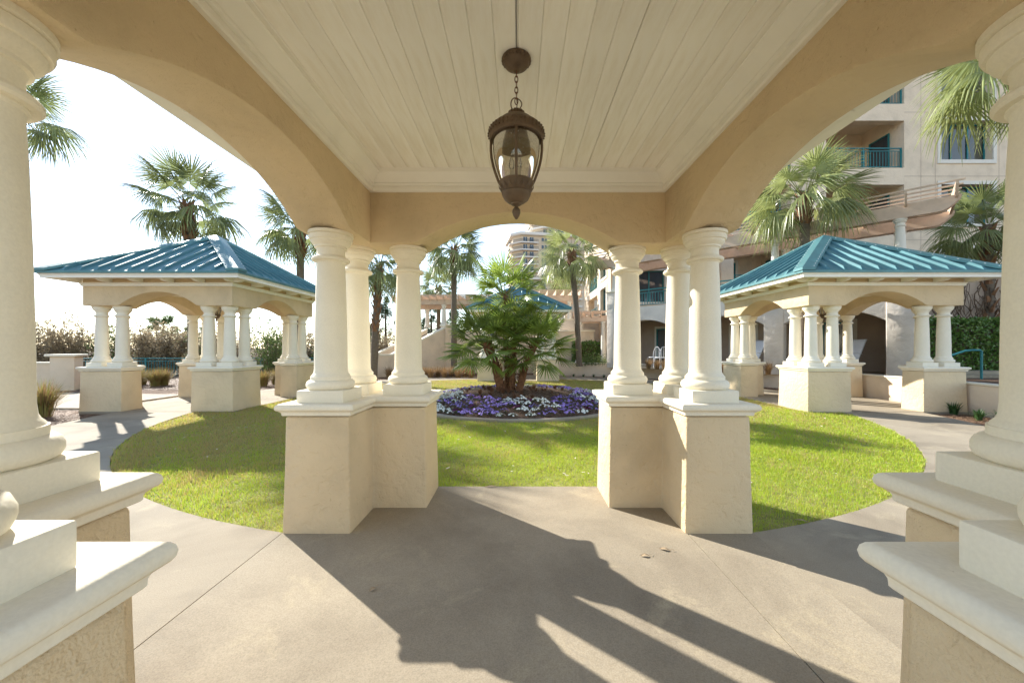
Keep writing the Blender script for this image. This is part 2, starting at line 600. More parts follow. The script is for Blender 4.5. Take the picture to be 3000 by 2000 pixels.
mb = MB()
nr, na = 26, 110
rr_ = random.Random(3)
for i in range(nr + 1):
    r = (RB - 0.05) * i / nr
    for j in range(na):
        a = 2 * math.pi * j / na
        mb.v.append((r * math.cos(a), r * math.sin(a), mound_z(r) + rr_.uniform(-0.018, 0.018)))
for i in range(nr):
    for j in range(na):
        k = (j + 1) % na
        mb.f.append((i * na + j, i * na + k, (i + 1) * na + k, (i + 1) * na + j))
mb.build('mound', MULCH, bed, smooth=True, angle=180)


# ------------------------------------------------------------------ pavilion
OUT, INN, END = 1.825, 1.315, 0.835
CL, CLEG = 1.57, 1.065                      # column lines
BO, BI = 1.79, 1.35                         # beam faces
CAPZ, BEAMZ, BEAMT = 1.012, 2.405, 2.97


def pier_poly(sx, sy):
    p = [(OUT, OUT), (END, OUT), (END, INN), (INN, INN), (INN, END), (OUT, END)]
    p = [(a * sx, b * sy) for a, b in p]
    area = sum(p[i - 1][0] * p[i][1] - p[i][0] * p[i - 1][1] for i in range(6))
    return p if area > 0 else list(reversed(p))


shaft_prof = [(0.150, 1.212), (0.146, 1.222), (0.137, 1.232), (0.131, 1.246), (0.128, 1.28), (0.126, 1.5), (0.121, 1.75), (0.114, 2.0),
              (0.108, 2.135), (0.110, 2.15), (0.118, 2.158), (0.118, 2.165)]
base_prof = [(0.150, 1.108), (0.166, 1.109), (0.180, 1.118), (0.187, 1.135), (0.187, 1.152), (0.180, 1.170), (0.167, 1.181), (0.155, 1.185), (0.155, 1.213), (0.145, 1.2135)]
cap_prof = [(0.108, 2.164), (0.138, 2.166), (0.146, 2.175), (0.146, 2.187), (0.138, 2.197), (0.122, 2.203), (0.112, 2.212), (0.108, 2.232), (0.108, 2.262),
            (0.113, 2.272), (0.124, 2.277), (0.124, 2.292), (0.133, 2.30), (0.146, 2.312), (0.153, 2.326), (0.153, 2.335), (0.162, 2.337), (0.168, 2.35),
            (0.168, 2.372), (0.162, 2.378), (0.175, 2.382), (0.175, 2.4055)]
M_shaft = MB().lathe(shaft_prof, 40, cap=False).mesh('shaft', CREAM, smooth=True, angle=35)
M_base = MB().lathe(base_prof, 40, cap=False).mesh('base', CREAM, smooth=True, angle=35)
M_capital = MB().lathe(cap_prof, 40, cap=False).mesh('capital', CREAM, smooth=True, angle=30)
M_plinth = MB().box(-0.186, 0.186, -0.186, 0.186, CAPZ - 0.002, 1.1085).mesh('plinth', CREAM, bevel=0.008)
cap_off = [(-0.02, 0.918), (0.008, 0.918), (0.013, 0.923), (0.014, 0.938), (0.018, 0.947), (0.027, 0.953), (0.030, 0.957), (0.040, 0.961), (0.047, 0.970),
           (0.050, 0.983), (0.047, 0.997), (0.040, 1.006), (0.029, CAPZ), (-0.02, CAPZ + 0.0005)]

# arch wall of one side (the side at -y), mitred to its neighbours
AS, AR = 0.935, 0.28
rad = (AS * AS + AR * AR) / (2 * AR)


def arch_profile(w, zt, AR=AR, n=22):
    rad = (AS * AS + AR * AR) / (2 * AR)
    pts = [(-w, BEAMZ), (-AS - 0.05, BEAMZ), (-AS, BEAMZ + 0.005)]
    th = math.asin(AS / rad)
    for i in range(1, n):
        a = -th + 2 * th * i / n
        pts.append((rad * math.sin(a), BEAMZ + AR - rad + rad * math.cos(a)))
    pts += [(AS, BEAMZ + 0.005), (AS + 0.05, BEAMZ), (w, BEAMZ), (w, zt), (-w, zt)]
    return pts


a0, a1 = arch_profile(BO, BEAMT + 0.06, AR + 0.035), arch_profile(BI, BEAMT + 0.06)
n = len(a0)
aw = MB().add([(x, -BO, z) for x, z in a0] + [(x, -BI, z) for x, z in a1],
              [tuple(range(n)), tuple(reversed(range(n, 2 * n)))] + [(i, i + n, (i + 1) % n + n, (i + 1) % n) for i in range(n) if i not in (n - 3, n - 1)])
M_arch = aw.mesh('arch_wall', TAN, bevel=0.014, segs=2)

EV, EVZ, APEX = 2.31, 3.10, 4.44           # eave edge of the metal roof and its ridge point
slope = (APEX - EVZ) / EV


def roof_z(t):
    return EVZ + (EV - t) * slope          # at distance t from the centre line


M_roof = MB().add([(-EV, -EV, EVZ), (EV, -EV, EVZ), (0, 0, APEX), (-EV, -EV, EVZ - 0.045), (EV, -EV, EVZ - 0.045),
                   (EV - 0.05, -EV + 0.05, EVZ - 0.045), (-EV + 0.05, -EV + 0.05, EVZ - 0.045)],
                  [(0, 1, 2), (3, 4, 1, 0), (6, 5, 4, 3)]).mesh('roof_slope', TEAL, fix=False)
RIBS = []
for q in range(6):
    x = 0.19 + 0.38 * q
    y0, y1 = -EV + 0.03, -(x + 0.10)
    if y1 - y0 < 0.12:
        continue
    vs = []
    for (y, zz, w) in ((y0, 0.002, 0.045), (y0 + 0.0, 0.002, 0.045), (y0 + 0.07, 0.055, 0.016), (y1, 0.055, 0.016), (y1, 0.002, 0.045)):
        pass
    zb = lambda y: roof_z(-y)
    A = [(-0.045, y0, zb(y0) + 0.001), (0.045, y0, zb(y0) + 0.001), (0.017, y0 + 0.07, zb(y0 + 0.07) + 0.055), (-0.017, y0 + 0.07, zb(y0 + 0.07) + 0.055),
         (-0.045, y1, zb(y1) + 0.001), (0.045, y1, zb(y1) + 0.001), (0.017, y1, zb(y1) + 0.055), (-0.017, y1, zb(y1) + 0.055)]
    me = MB().add(A, [(0, 1, 2, 3), (1, 5, 6, 2), (3, 2, 6, 7), (0, 3, 7, 4), (4, 7, 6, 5)]).mesh('rib', TEAL)
    RIBS.append((x, me))
# hip cap along the -x,-y hip
hw = 0.20
lift = 0.075
B0 = Vector((-EV - 0.02, -EV - 0.02, EVZ + 0.06)); T0 = Vector((0, 0, APEX + lift))
def hip_side(p, s):
    # a point hw beside the hip, lying on the lifted slope
    if s == 'a':
        return Vector((p.x + hw * 1.414, p.y, p.z))
    return Vector((p.x, p.y + hw * 1.414, p.z))
Ba, Bb = hip_side(B0, 'a'), hip_side(B0, 'b')
k = hw * 1.414
Ta = Vector((0, -k, APEX + lift - k * slope)); Tb = Vector((-k, 0, APEX + lift - k * slope))
dz = Vector((0, 0, -0.055))
M_hip = MB().add([B0, Ba, Bb, T0, Ta, Tb, B0 + dz, Ba + dz, Bb + dz, Ta + dz, Tb + dz],
                 [(0, 1, 4, 3), (3, 5, 2, 0), (6, 7, 1, 0), (0, 2, 8, 6), (1, 7, 9, 4), (2, 5, 10, 8)]).mesh('hip_cap', TEAL)

mb = MB()
for q in range(15):
    t_ = (q + 0.5) / 15
    for (b_, e_) in ((Ba, Ta), (Bb, Tb)):
        p_ = Vector(b_).lerp(e_, t_) + (Vector(B0).lerp(T0, t_) - Vector(b_).lerp(e_, t_)) * 0.16
        mb.lathe([(0.012, p_.z - 0.002), (0.011, p_.z + 0.006), (0.0, p_.z + 0.008)], 6, (p_.x, p_.y), cap=False)
M_screw = mb.mesh('screws', WHITEM)
sq = lambda h: [(-h, -h), (h, -h), (h, h), (-h, h)]
M_fascia = MB().ring(sq(2.25), [(-0.12, 3.02), (-0.06, 2.975), (0.0, 2.965), (0.0, 3.005), (0.012, 3.018), (0.018, 3.035), (0.03, 3.045), (0.03, 3.068), (-0.03, 3.08)]).mesh('fascia', TRIM, smooth=True, angle=30)
M_soffit = MB().ring(sq(2.24), [(-0.48, 3.012), (-0.02, 3.006)]).mesh('soffit', TRIM, fix=False)
M_frieze = MB().ring(sq(BO), [(0.0, 2.845), (0.022, 2.845), (0.03, 2.855), (0.03, 2.885), (0.045, 2.90), (0.05, 2.922), (0.0, 2.93)]).mesh('frieze_moulding', TRIM, smooth=True, angle=30)
tail = [(-1.80, 2.93), (-1.96, 2.924), (-2.04, 2.933), (-2.09, 2.956), (-2.12, 2.972), (-2.18, 2.978), (-2.20, 2.99), (-2.20, 3.010), (-1.80, 3.014)]
M_tail = MB().prism([(y, z) for y, z in tail], 'x', -0.045, 0.045).mesh('rafter_tail', TRIM)
CZ = 3.035
crown = [(0, 2.868), (-0.026, 2.868), (-0.036, 2.876), (-0.036, 2.906), (-0.030, 2.912), (-0.046, 2.918), (-0.052, 2.932), (-0.048, 2.938), (-0.056, 2.944), (-0.112, 3.004), (-0.122, 3.008), (-0.122, 3.018), (-0.130, CZ + 0.002)]
M_crown = MB().ring(sq(BI), crown).mesh('crown_moulding', TRIM, smooth=True, angle=25)
bw = 0.1213
M_cboard = MB().prism([(-bw / 2 + 0.0006, CZ + 0.02), (-bw / 2 + 0.0006, CZ + 0.004), (-bw / 2 + 0.005, CZ), (bw / 2 - 0.005, CZ), (bw / 2 - 0.0006, CZ + 0.004), (bw / 2 - 0.0006, CZ + 0.02)], 'y', -1.335, 1.335).mesh('ceiling_board', BOARD)


def make_pavilion(label, loc, rz, floor_too=True):
    t = thing('pavilion', label, 'pavilion', loc, rz, 'four round-garden pavilions')
    for sx in (-1, 1):
        for sy in (-1, 1):
            poly = pier_poly(sx, sy)
            m = MB().ring(poly, [(0.010, -0.08), (0.010, 0.05), (0.0, 0.5), (-0.006, 0.91)], True, True)
            pr = m.build('pier', TAN, t, bevel=0.016, segs=2, angle=50)
            MB().ring(poly, cap_off, True).build('pier_cap', CREAM, pr, smooth=True, angle=32)
            for (cx, cy) in ((CL, CL), (CLEG, CL), (CL, CLEG)):
                c = link('column', M_shaft, t, (cx * sx, cy * sy, 0))
                link('base', M_base, c)
                link('capital', M_capital, c)
                link('plinth', M_plinth, c)
    for q in range(4):
        rot = (0, 0, q * math.pi / 2)
        link('arch_wall', M_arch, t, None, rot)
        rs = link('roof_slope', M_roof, t, None, rot)
        for x, me in RIBS:
            for s in (-1, 1):
                link('rib', me, rs, (x * s, 0, 0))
        hc = link('hip_cap', M_hip, t, None, rot)
        tag(link('screws', M_screw, hc), kind='stuff')
        sf = link('rafter_tail_row', None, t, None, rot)
        for j in range(6):
            link('rafter_tail', M_tail, sf, (-1.85 + 0.74 * j, 0, 0))
    link('fascia', M_fascia, t)
    link('soffit', M_soffit, t)
    link('frieze_moulding', M_frieze, t)
    link('crown_moulding', M_crown, t)
    if floor_too:
        MB().prism([(-HALF, -HALF), (HALF, -HALF), (HALF, HALF), (-HALF, HALF)], 'z', -0.10, 0.004).build('floor_slab', CONC, t)
    else:
        MB().prism([(-HALF, -HALF), (1.320, -HALF), (1.320, HALF), (-HALF, HALF)], 'z', -0.10, 0.004).build('floor_slab', CONC, t)
        MB().prism([(1.326, -HALF), (HALF, -HALF), (HALF, HALF), (1.326, HALF)], 'z', -0.10, 0.004).build('floor_slab', CONC, t)
    return t


def add_ceiling(t, boards):
    if boards:
        for j in range(22):
            link('ceiling_board', M_cboard, t, ((j - 10.5) * bw + (0.0022 if j > 15 else 0), 0, 0))
        MB().box(-1.345, 1.345, -1.345, 1.345, CZ + 0.021, CZ + 0.04).build('ceiling_backing', TRIM, t)
    else:
        MB().box(-1.345, 1.345, -1.345, 1.345, CZ, CZ + 0.03).build('ceiling', BOARD, t)


pS = make_pavilion('nearest cream pavilion with plank ceiling, its arches and columns framing the whole view', PAV['S'][:2] + (0,), 0, False)
add_ceiling(pS, True)
pv = {}
for key, lab in (('W', 'teal-roofed cream pavilion beyond the lawn with shrubs and teal railing behind it'),
                 ('E', 'teal-roofed cream pavilion in front of the arcade and long brown pergola'),
                 ('N', 'teal-roofed pavilion mostly hidden behind the many-trunked fan palm')):
    x, y, a = PAV[key]
    if key == 'W':
        pv[key] = make_pavilion(lab, (x, y, 0), math.radians(a))
        add_ceiling(pv[key], False)
        pv[key].scale = (PSC[key], PSC[key], 1)
    else:
        c = copy_tree(pv['W'])
        c.location = (x, y, 0)
        c.rotation_euler = (0, 0, math.radians(a))
        c['label'] = lab
        c.scale = (PSC[key], PSC[key], 1)
        pv[key] = c

# ------------------------------------------------------------------ hanging lantern
def make_lantern(label, loc):
    t = thing('hanging_lantern', label, 'lantern', loc, 0, 'lanterns hanging in the pavilions')
    zc = CZ
    cn = MB().lathe([(0.0, zc - 0.070), (0.016, zc - 0.069), (0.024, zc - 0.062), (0.042, zc - 0.055), (0.062, zc - 0.040), (0.070, zc - 0.027), (0.073, zc - 0.020), (0.079, zc - 0.017), (0.081, zc - 0.008), (0.078, zc - 0.001)], 40, cap=False).build('ceiling_canopy', BRONZE, t, smooth=True, angle=30)
    o = MB()
    for i in range(24):
        a = 2 * math.pi * i / 24
        o.add([(0.069 * math.cos(a - 0.09), 0.069 * math.sin(a - 0.09), zc - 0.026), (0.069 * math.cos(a + 0.09), 0.069 * math.sin(a + 0.09), zc - 0.026),
               (0.084 * math.cos(a), 0.084 * math.sin(a), zc - 0.009), (0.079 * math.cos(a), 0.079 * math.sin(a), zc - 0.022)], [(0, 1, 3), (1, 2, 3), (2, 0, 3)])
    tag(o.build('leaf_ornament', BRONZE, cn), kind='stuff')
    z = zc - 0.066
    i = 0
    ch = link('chain', None, t)
    while z > 2.815:
        pts = []
        for j in range(12):
            a = 2 * math.pi * j / 12
            u, w = 0.0085 * math.cos(a), 0.019 * math.sin(a)
            pts.append((u, 0, z - 0.017 + w) if i % 2 else (0, u, z - 0.017 + w))
        MB().tube(pts, 0.0026, 6, closed=True).build('chain_link', RUST, ch, smooth=True)
        z -= 0.030
        i += 1
    pts = [(0.030 * math.cos(2 * math.pi * j / 20), 0.006 * math.sin(4 * math.pi * j / 20), 2.785 + 0.034 * math.sin(2 * math.pi * j / 20)) for j in range(20)]
    MB().tube(pts, 0.0032, 6, closed=True).build('hanging_ring', BRONZE, t, smooth=True)
    MB().tube([(0, 0, 2.83), (0.004, 0.002, 2.79), (0, 0, 2.745)], 0.002, 6).build('supply_wire', RAILD, t)
    dome = MB().lathe([(0.0, 2.762), (0.012, 2.760), (0.016, 2.75), (0.034, 2.742), (0.044, 2.728), (0.042, 2.716), (0.05, 2.712), (0.062, 2.707), (0.088, 2.693), (0.108, 2.674), (0.116, 2.664), (0.130, 2.657), (0.146, 2.640),
                       (0.151, 2.622), (0.151, 2.606), (0.147, 2.594), (0.139, 2.588), (0.132, 2.590), (0.121, 2.592), (0.120, 2.56), (0.108, 2.548), (0.0, 2.543)], 48, cap=False).build('dome_cap', BRONZE, t, smooth=True, angle=28)  # inner bottom disc added to stand for a dark reflection in the glass
    o = MB()
    for i in range(40):
        a = 2 * math.pi * i / 40
        for dz_, r in ((2.632, 0.150), (2.610, 0.154)):
            o.lathe([(0.0, dz_ - 0.007), (0.005, dz_ - 0.003), (0.005, dz_ + 0.003), (0.0, dz_ + 0.007)], 5, (r * math.cos(a), r * math.sin(a)), cap=False)
    for i in range(14):
        a = 2 * math.pi * i / 14
        o.lathe([(0.0, 2.722), (0.008, 2.728), (0.008, 2.736), (0.0, 2.744)], 6, (0.040 * math.cos(a), 0.040 * math.sin(a)), cap=False)
    tag(o.build('beaded_ornament', BRONZE, dome, smooth=True), kind='stuff')
    gp = [(0.126, 2.592), (0.128, 2.56), (0.128, 2.53), (0.124, 2.49), (0.116, 2.45), (0.104, 2.41), (0.090, 2.372), (0.080, 2.35)]
    MB().lathe(gp, 48, cap=False).build('glass_globe', LGLASS, t, smooth=True, angle=180, fix=False)
    for q in range(4):
        a = math.radians(90 * q)
        pts = [((r + 0.012) * math.cos(a), (r + 0.012) * math.sin(a), z_) for r, z_ in gp]
        MB().tube(pts, 0.0075, 6).build('rib', BRONZE, t, smooth=True)
    MB().lathe([(0.0, 2.352), (0.075, 2.352), (0.092, 2.358), (0.098, 2.35), (0.094, 2.343), (0.086, 2.325), (0.080, 2.305), (0.076, 2.30), (0.080, 2.294), (0.078, 2.285), (0.066, 2.262), (0.045, 2.245), (0.03, 2.24), (0.028, 2.234), (0.018, 2.228), (0.0, 2.226)], 40, cap=False).build('lower_cup', BRONZE, t, smooth=True, angle=28)
    o = MB()
    for i in range(16):
        a = 2 * math.pi * i / 16
        o.add([(0.083 * math.cos(a - 0.16), 0.083 * math.sin(a - 0.16), 2.306), (0.083 * math.cos(a + 0.16), 0.083 * math.sin(a + 0.16), 2.306),
               (0.098 * math.cos(a), 0.098 * math.sin(a), 2.344), (0.095 * math.cos(a), 0.095 * math.sin(a), 2.322)], [(0, 1, 3), (1, 2, 3), (2, 0, 3)])
    tag(o.build('leaf_ornament', BRONZE, t), kind='stuff')
    fin = [(0.0, 2.152), (0.007, 2.156), (0.017, 2.172), (0.023, 2.192), (0.021, 2.207), (0.013, 2.217), (0.009, 2.223), (0.013, 2.229), (0.0, 2.231)]
    MB().lathe(fin, 10, cap=False).build('finial', BRONZE, t)
    for q in range(3):
        a = math.radians(60 + 120 * q)
        x, y = 0.026 * math.cos(a), 0.026 * math.sin(a)
        cd = MB().lathe([(0.012, 2.35), (0.012, 2.425)], 12, (x, y)).build('candle_sleeve', CANDLE if q else RAILD, t, smooth=True)
        MB().lathe([(0.008, 2.425), (0.014, 2.437), (0.016, 2.452), (0.011, 2.475), (0.004, 2.498), (0.0, 2.503)], 12, (x, y), cap=False).build('bulb', GLASSB, cd, smooth=True)
    return t


lab = {'S': 'large bronze lantern on a rusty chain under the nearest ceiling',
       'W': 'small distant lantern hanging inside the pavilion beside the shrubs', 'E': 'small distant lantern hanging inside the pavilion before the arcade',
       'N': 'lantern hanging in the pavilion hidden by the fan palm'}
LS = make_lantern(lab['S'], (-0.008, 2.10, 0))
MB().box(-0.0022, 0.0022, -1.30, -0.07, CZ - 0.0035, CZ - 0.0003).build('ceiling_cable', RAILD, LS)
for key in ('W', 'E'):
    o = copy_tree(LS)
    o.location = (PAV[key][0], PAV[key][1], 0)
    o['label'] = lab[key]

# ------------------------------------------------------------------ palms
def frond_mesh(name, rng, Lp, L, nseg, spread, droop, fold, leafm, wseg=0.72, split=0.45, tipdroop=0.25):
    """fan leaf: stalk along +X, then a fan of blades"""
    mb = MB()
    mats = []
    # stalk, slightly arched
    pts = [(Lp * t, 0, -0.10 * Lp * t * t) for t in (0, 0.35, 0.7, 1.0)]
    mb.tube(pts, [0.020, 0.014, 0.011, 0.009], 4)
    mats += [1] * len(mb.f)
    hub = Vector(pts[-1])
    for i in range(nseg):
        u = (i + 0.5) / nseg * 2 - 1
        th = u * spread
        ln = L * (1.0 - 0.32 * abs(u) ** 1.6) * rng.uniform(0.9, 1.06)
        d = Vector((math.cos(th), math.sin(th), 0))
        side = Vector((-d.y, d.x, 0))
        dth = spread * 2 / nseg
        st = []
        sag = rng.uniform(0.7, 1.3)
        curl = rng.uniform(-0.06, 0.06)
        for t in (0.06, split, 0.75, 1.0):
            r = ln * t
            p = hub + d * r * (1 - 0.12 * tipdroop * t * t) + side * curl * r * t
            z = -fold * abs(math.sin(th)) * r * (0.6 + 0.4 * t) - droop * L * (r / L) ** 2 - tipdroop * L * sag * max(0, t - split) ** 1.7
            p.z += z
            if t <= split:
                w = r * math.tan(dth / 2) * 1.02
            elif t < 0.9:
                w = ln * split * math.tan(dth / 2) * wseg
            else:
                w = 0.002
            st.append((p, w))
        o = len(mb.v)
        for kk, (p, w) in enumerate(st):
            ridge = w * 0.75 if kk < 3 else 0.0
            mb.v += [tuple(p + side * w - Vector((0, 0, ridge * 0.5))), tuple(p + Vector((0, 0, ridge * 0.5))), tuple(p - side * w - Vector((0, 0, ridge * 0.5)))]
        for q in range(3):
            for c in (0, 1):
                mb.f.append((o + q * 3 + c, o + q * 3 + c + 1, o + q * 3 + c + 4, o + q * 3 + c + 3))
                mats.append(0)
    me = bpy.data.meshes.new(name)
    me.from_pydata(mb.v, [], mb.f)
    me.materials.append(leafm)
    me.materials.append(PETI)
    me.polygons.foreach_set('material_index', mats)
    return me


rf = random.Random(21)
SABAL = [frond_mesh('frond', rf, 0.95, 0.98, 36, math.radians(130), 0.14, 0.28, LEAF_S, 0.70, 0.38, 0.36) for _ in range(2)] + \
        [frond_mesh('frond', rf, 0.85, 1.08, 34, math.radians(122), 0.32, 0.52, LEAF_S, 0.70, 0.38, 0.8) for _ in range(2)]
SABAL_SUNLIT = []
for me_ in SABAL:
    c_ = me_.copy(); c_.materials[0] = LEAF_SUNLIT; SABAL_SUNLIT.append(c_)
DWARF = [frond_mesh('frond', rf, 0.56, 0.62, 22, math.radians(112), 0.05, 0.18, LEAF_C, 0.80, 0.36, 0.14) for _ in range(3)]


def crown(parent, c, n, rng, meshes, e0, e1, sc, droopers=None, tilt=(0, 0)):
    for i in range(n):
        t = (i + 0.5) / n
        el = e0 + (e1 - e0) * t ** 0.85 + rng.uniform(-0.12, 0.12)
        az = i * 2.39996 + rng.uniform(-0.3, 0.3)
        me = rng.choice(droopers) if (droopers and el < 0.35) else rng.choice(meshes)
        off = 0.10
        s = sc * rng.uniform(0.85, 1.1)
        link('frond', me, parent, (c[0] + off * math.cos(az), c[1] + off * math.sin(az), c[2] - 0.25 * t), (rng.uniform(-0.45, 0.45), -el, az), (s, s, s))


def palm_trunk(parent, pts, r0, r1, rng, boots_from, boots_n=60, boot_len=0.24, bootm=BOOT, bark=TRUNK):
    P_ = [Vector(p) for p in pts]
    N_ = 26
    cur, rr = [], []
    for i in range(N_ + 1):
        t = i / N_ * (len(P_) - 1)
        k_ = min(int(t), len(P_) - 2)
        cur.append(P_[k_].lerp(P_[k_ + 1], t - k_))
        rr.append((r0 + (r1 - r0) * i / N_) * rng.uniform(0.95, 1.05) * (1.18 if i == 0 else 1.0))
    MB().tube(cur, rr, 14).build('trunk', bark, parent, smooth=True, angle=60)
    mb = MB()
    base, top = cur[0], cur[-1]
    for i in range(boots_n):
        t = boots_from + (1 - boots_from) * i / boots_n
        q = t * N_
        k_ = min(int(q), N_ - 1)
        p = cur[k_].lerp(cur[k_ + 1], q - k_)
        r = rr[k_]
        a = i * 2.39996 + rng.uniform(-0.2, 0.2)
        d = Vector((math.cos(a), math.sin(a), 0)); s = Vector((-d.y, d.x, 0)); up = Vector((0, 0, 1))
        bl = boot_len * rng.uniform(0.7, 1.3)
        w = 0.30 * boot_len * rng.uniform(0.8, 1.2)
        b0 = p + d * r * 0.8
        tip = b0 + d * bl * rng.uniform(0.30, 0.55) + up * bl * rng.uniform(0.7, 1.0)
        mb.add([b0 - s * w - up * 0.02, b0 + s * w - up * 0.02, tip + s * w * 0.35, tip - s * w * 0.35, b0 + d * w * 0.6 - up * 0.04, tip + d * w * 0.35],
               [(0, 4, 5, 3), (4, 1, 2, 5), (0, 3, 2, 1), (3, 5, 2)])
    mb.build('leaf_bases', bootm, parent)


def sabal(label, px, py, Y, rng_seed, base_z=0.0, sc=1.0, n=34, r=0.15, lean=(0, 0), boots=0.82, e1=-0.6, light=False):
    rng = random.Random(rng_seed)
    c = P(px, py, Y)
    bx, by = c.x + lean[0], c.y + lean[1]
    t = thing('palm_tree', label, 'palm', (bx, by, base_z), 0, 'cabbage palms around the garden')
    tx, ty, tz = c.x - bx, c.y - by, c.z - base_z
    palm_trunk(t, [(0, 0, -0.05), (tx * 0.3, ty * 0.3, tz * 0.45), (tx, ty, tz - 0.1)], r, r * 0.92, rng, boots, 46, 0.30)
    F_ = SABAL_SUNLIT if light else SABAL  # light picks the fronds whose leaf colour has the sunshine put in
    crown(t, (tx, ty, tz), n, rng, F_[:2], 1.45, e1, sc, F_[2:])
    return t


sabal('palm rising behind the shrubby pavilion, its crown above that teal roof', 548, 590, 13.2, 1, n=26, sc=0.98, lean=(0.25, 0))
sabal('palm between the shrubby pavilion roof and the near arch edge', 880, 655, 15.0, 2, n=26, sc=0.98)
sabal('palm at the picture\'s far left edge, fronds poking past the near column', 20, 318, 11.0, 3, n=24, sc=0.86)
sabal('palm with shaggy trunk seen between near columns beside the dark cedars', 1112, 770, 16.5, 4, n=30, sc=0.92, boots=0.45, lean=(-0.25, 0))
sabal('tall slim palm left of the fan palm, above the stair pergola', 1330, 726, 20.0, 5, n=32, sc=0.98, boots=0.86)
sabal('small far palm crown over the stair pergola', 1285, 838, 27.0, 6, n=24, sc=0.95, base_z=1.0)
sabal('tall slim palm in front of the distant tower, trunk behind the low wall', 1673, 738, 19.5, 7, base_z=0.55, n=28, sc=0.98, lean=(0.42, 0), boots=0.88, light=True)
sabal('distant palm top poking above the far pergola near the tower', 1628, 835, 30.0, 8, n=22, sc=0.95, base_z=1.0)
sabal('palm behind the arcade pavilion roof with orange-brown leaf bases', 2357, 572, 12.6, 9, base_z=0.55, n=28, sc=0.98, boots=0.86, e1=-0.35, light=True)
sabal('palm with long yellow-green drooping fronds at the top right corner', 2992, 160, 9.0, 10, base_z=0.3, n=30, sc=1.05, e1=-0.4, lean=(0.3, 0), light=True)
sabal('palm with dark fan leaves beside the lowest teal windows at the right edge', 2895, 650, 13.0, 11, base_z=0.6, n=28, sc=0.9, boots=0.35)

rng = random.Random(77)
fp = thing('fan_palm', 'many-trunked Mediterranean fan palm in the middle of the flower bed', 'palm', (-0.2, 10.2, 0.28))
heads = [((-0.20, 0.0, 0), (-0.66, -0.12, 1.32), 0.115, 32, 1.45, -0.50, 1.0),
         ((-0.08, 0.12, 0), (-0.14, 0.22, 2.66), 0.055, 36, 1.45, -0.85, 1.02),
         ((0.04, 0.02, 0), (0.10, -0.10, 1.62), 0.060, 24, 1.4, -0.25, 0.95),
         ((0.20, -0.03, 0), (0.66, -0.12, 1.30), 0.085, 32, 1.45, -0.55, 1.0)]
for b, tp, r, n_, e0, e1, sc in heads:
    b, tp = Vector(b), Vector(tp)
    m_ = b.lerp(tp, 0.5) + Vector((-(tp.x - b.x) * 0.12, 0, -0.02))
    palm_trunk(fp, [b - Vector((0, 0, 0.1)), m_, tp], r * 1.05, r, rng, 0.02, 150, 0.11, FIBRE, FIBRE)
    crown(fp, tp, n_, rng, DWARF, e0, e1, sc)

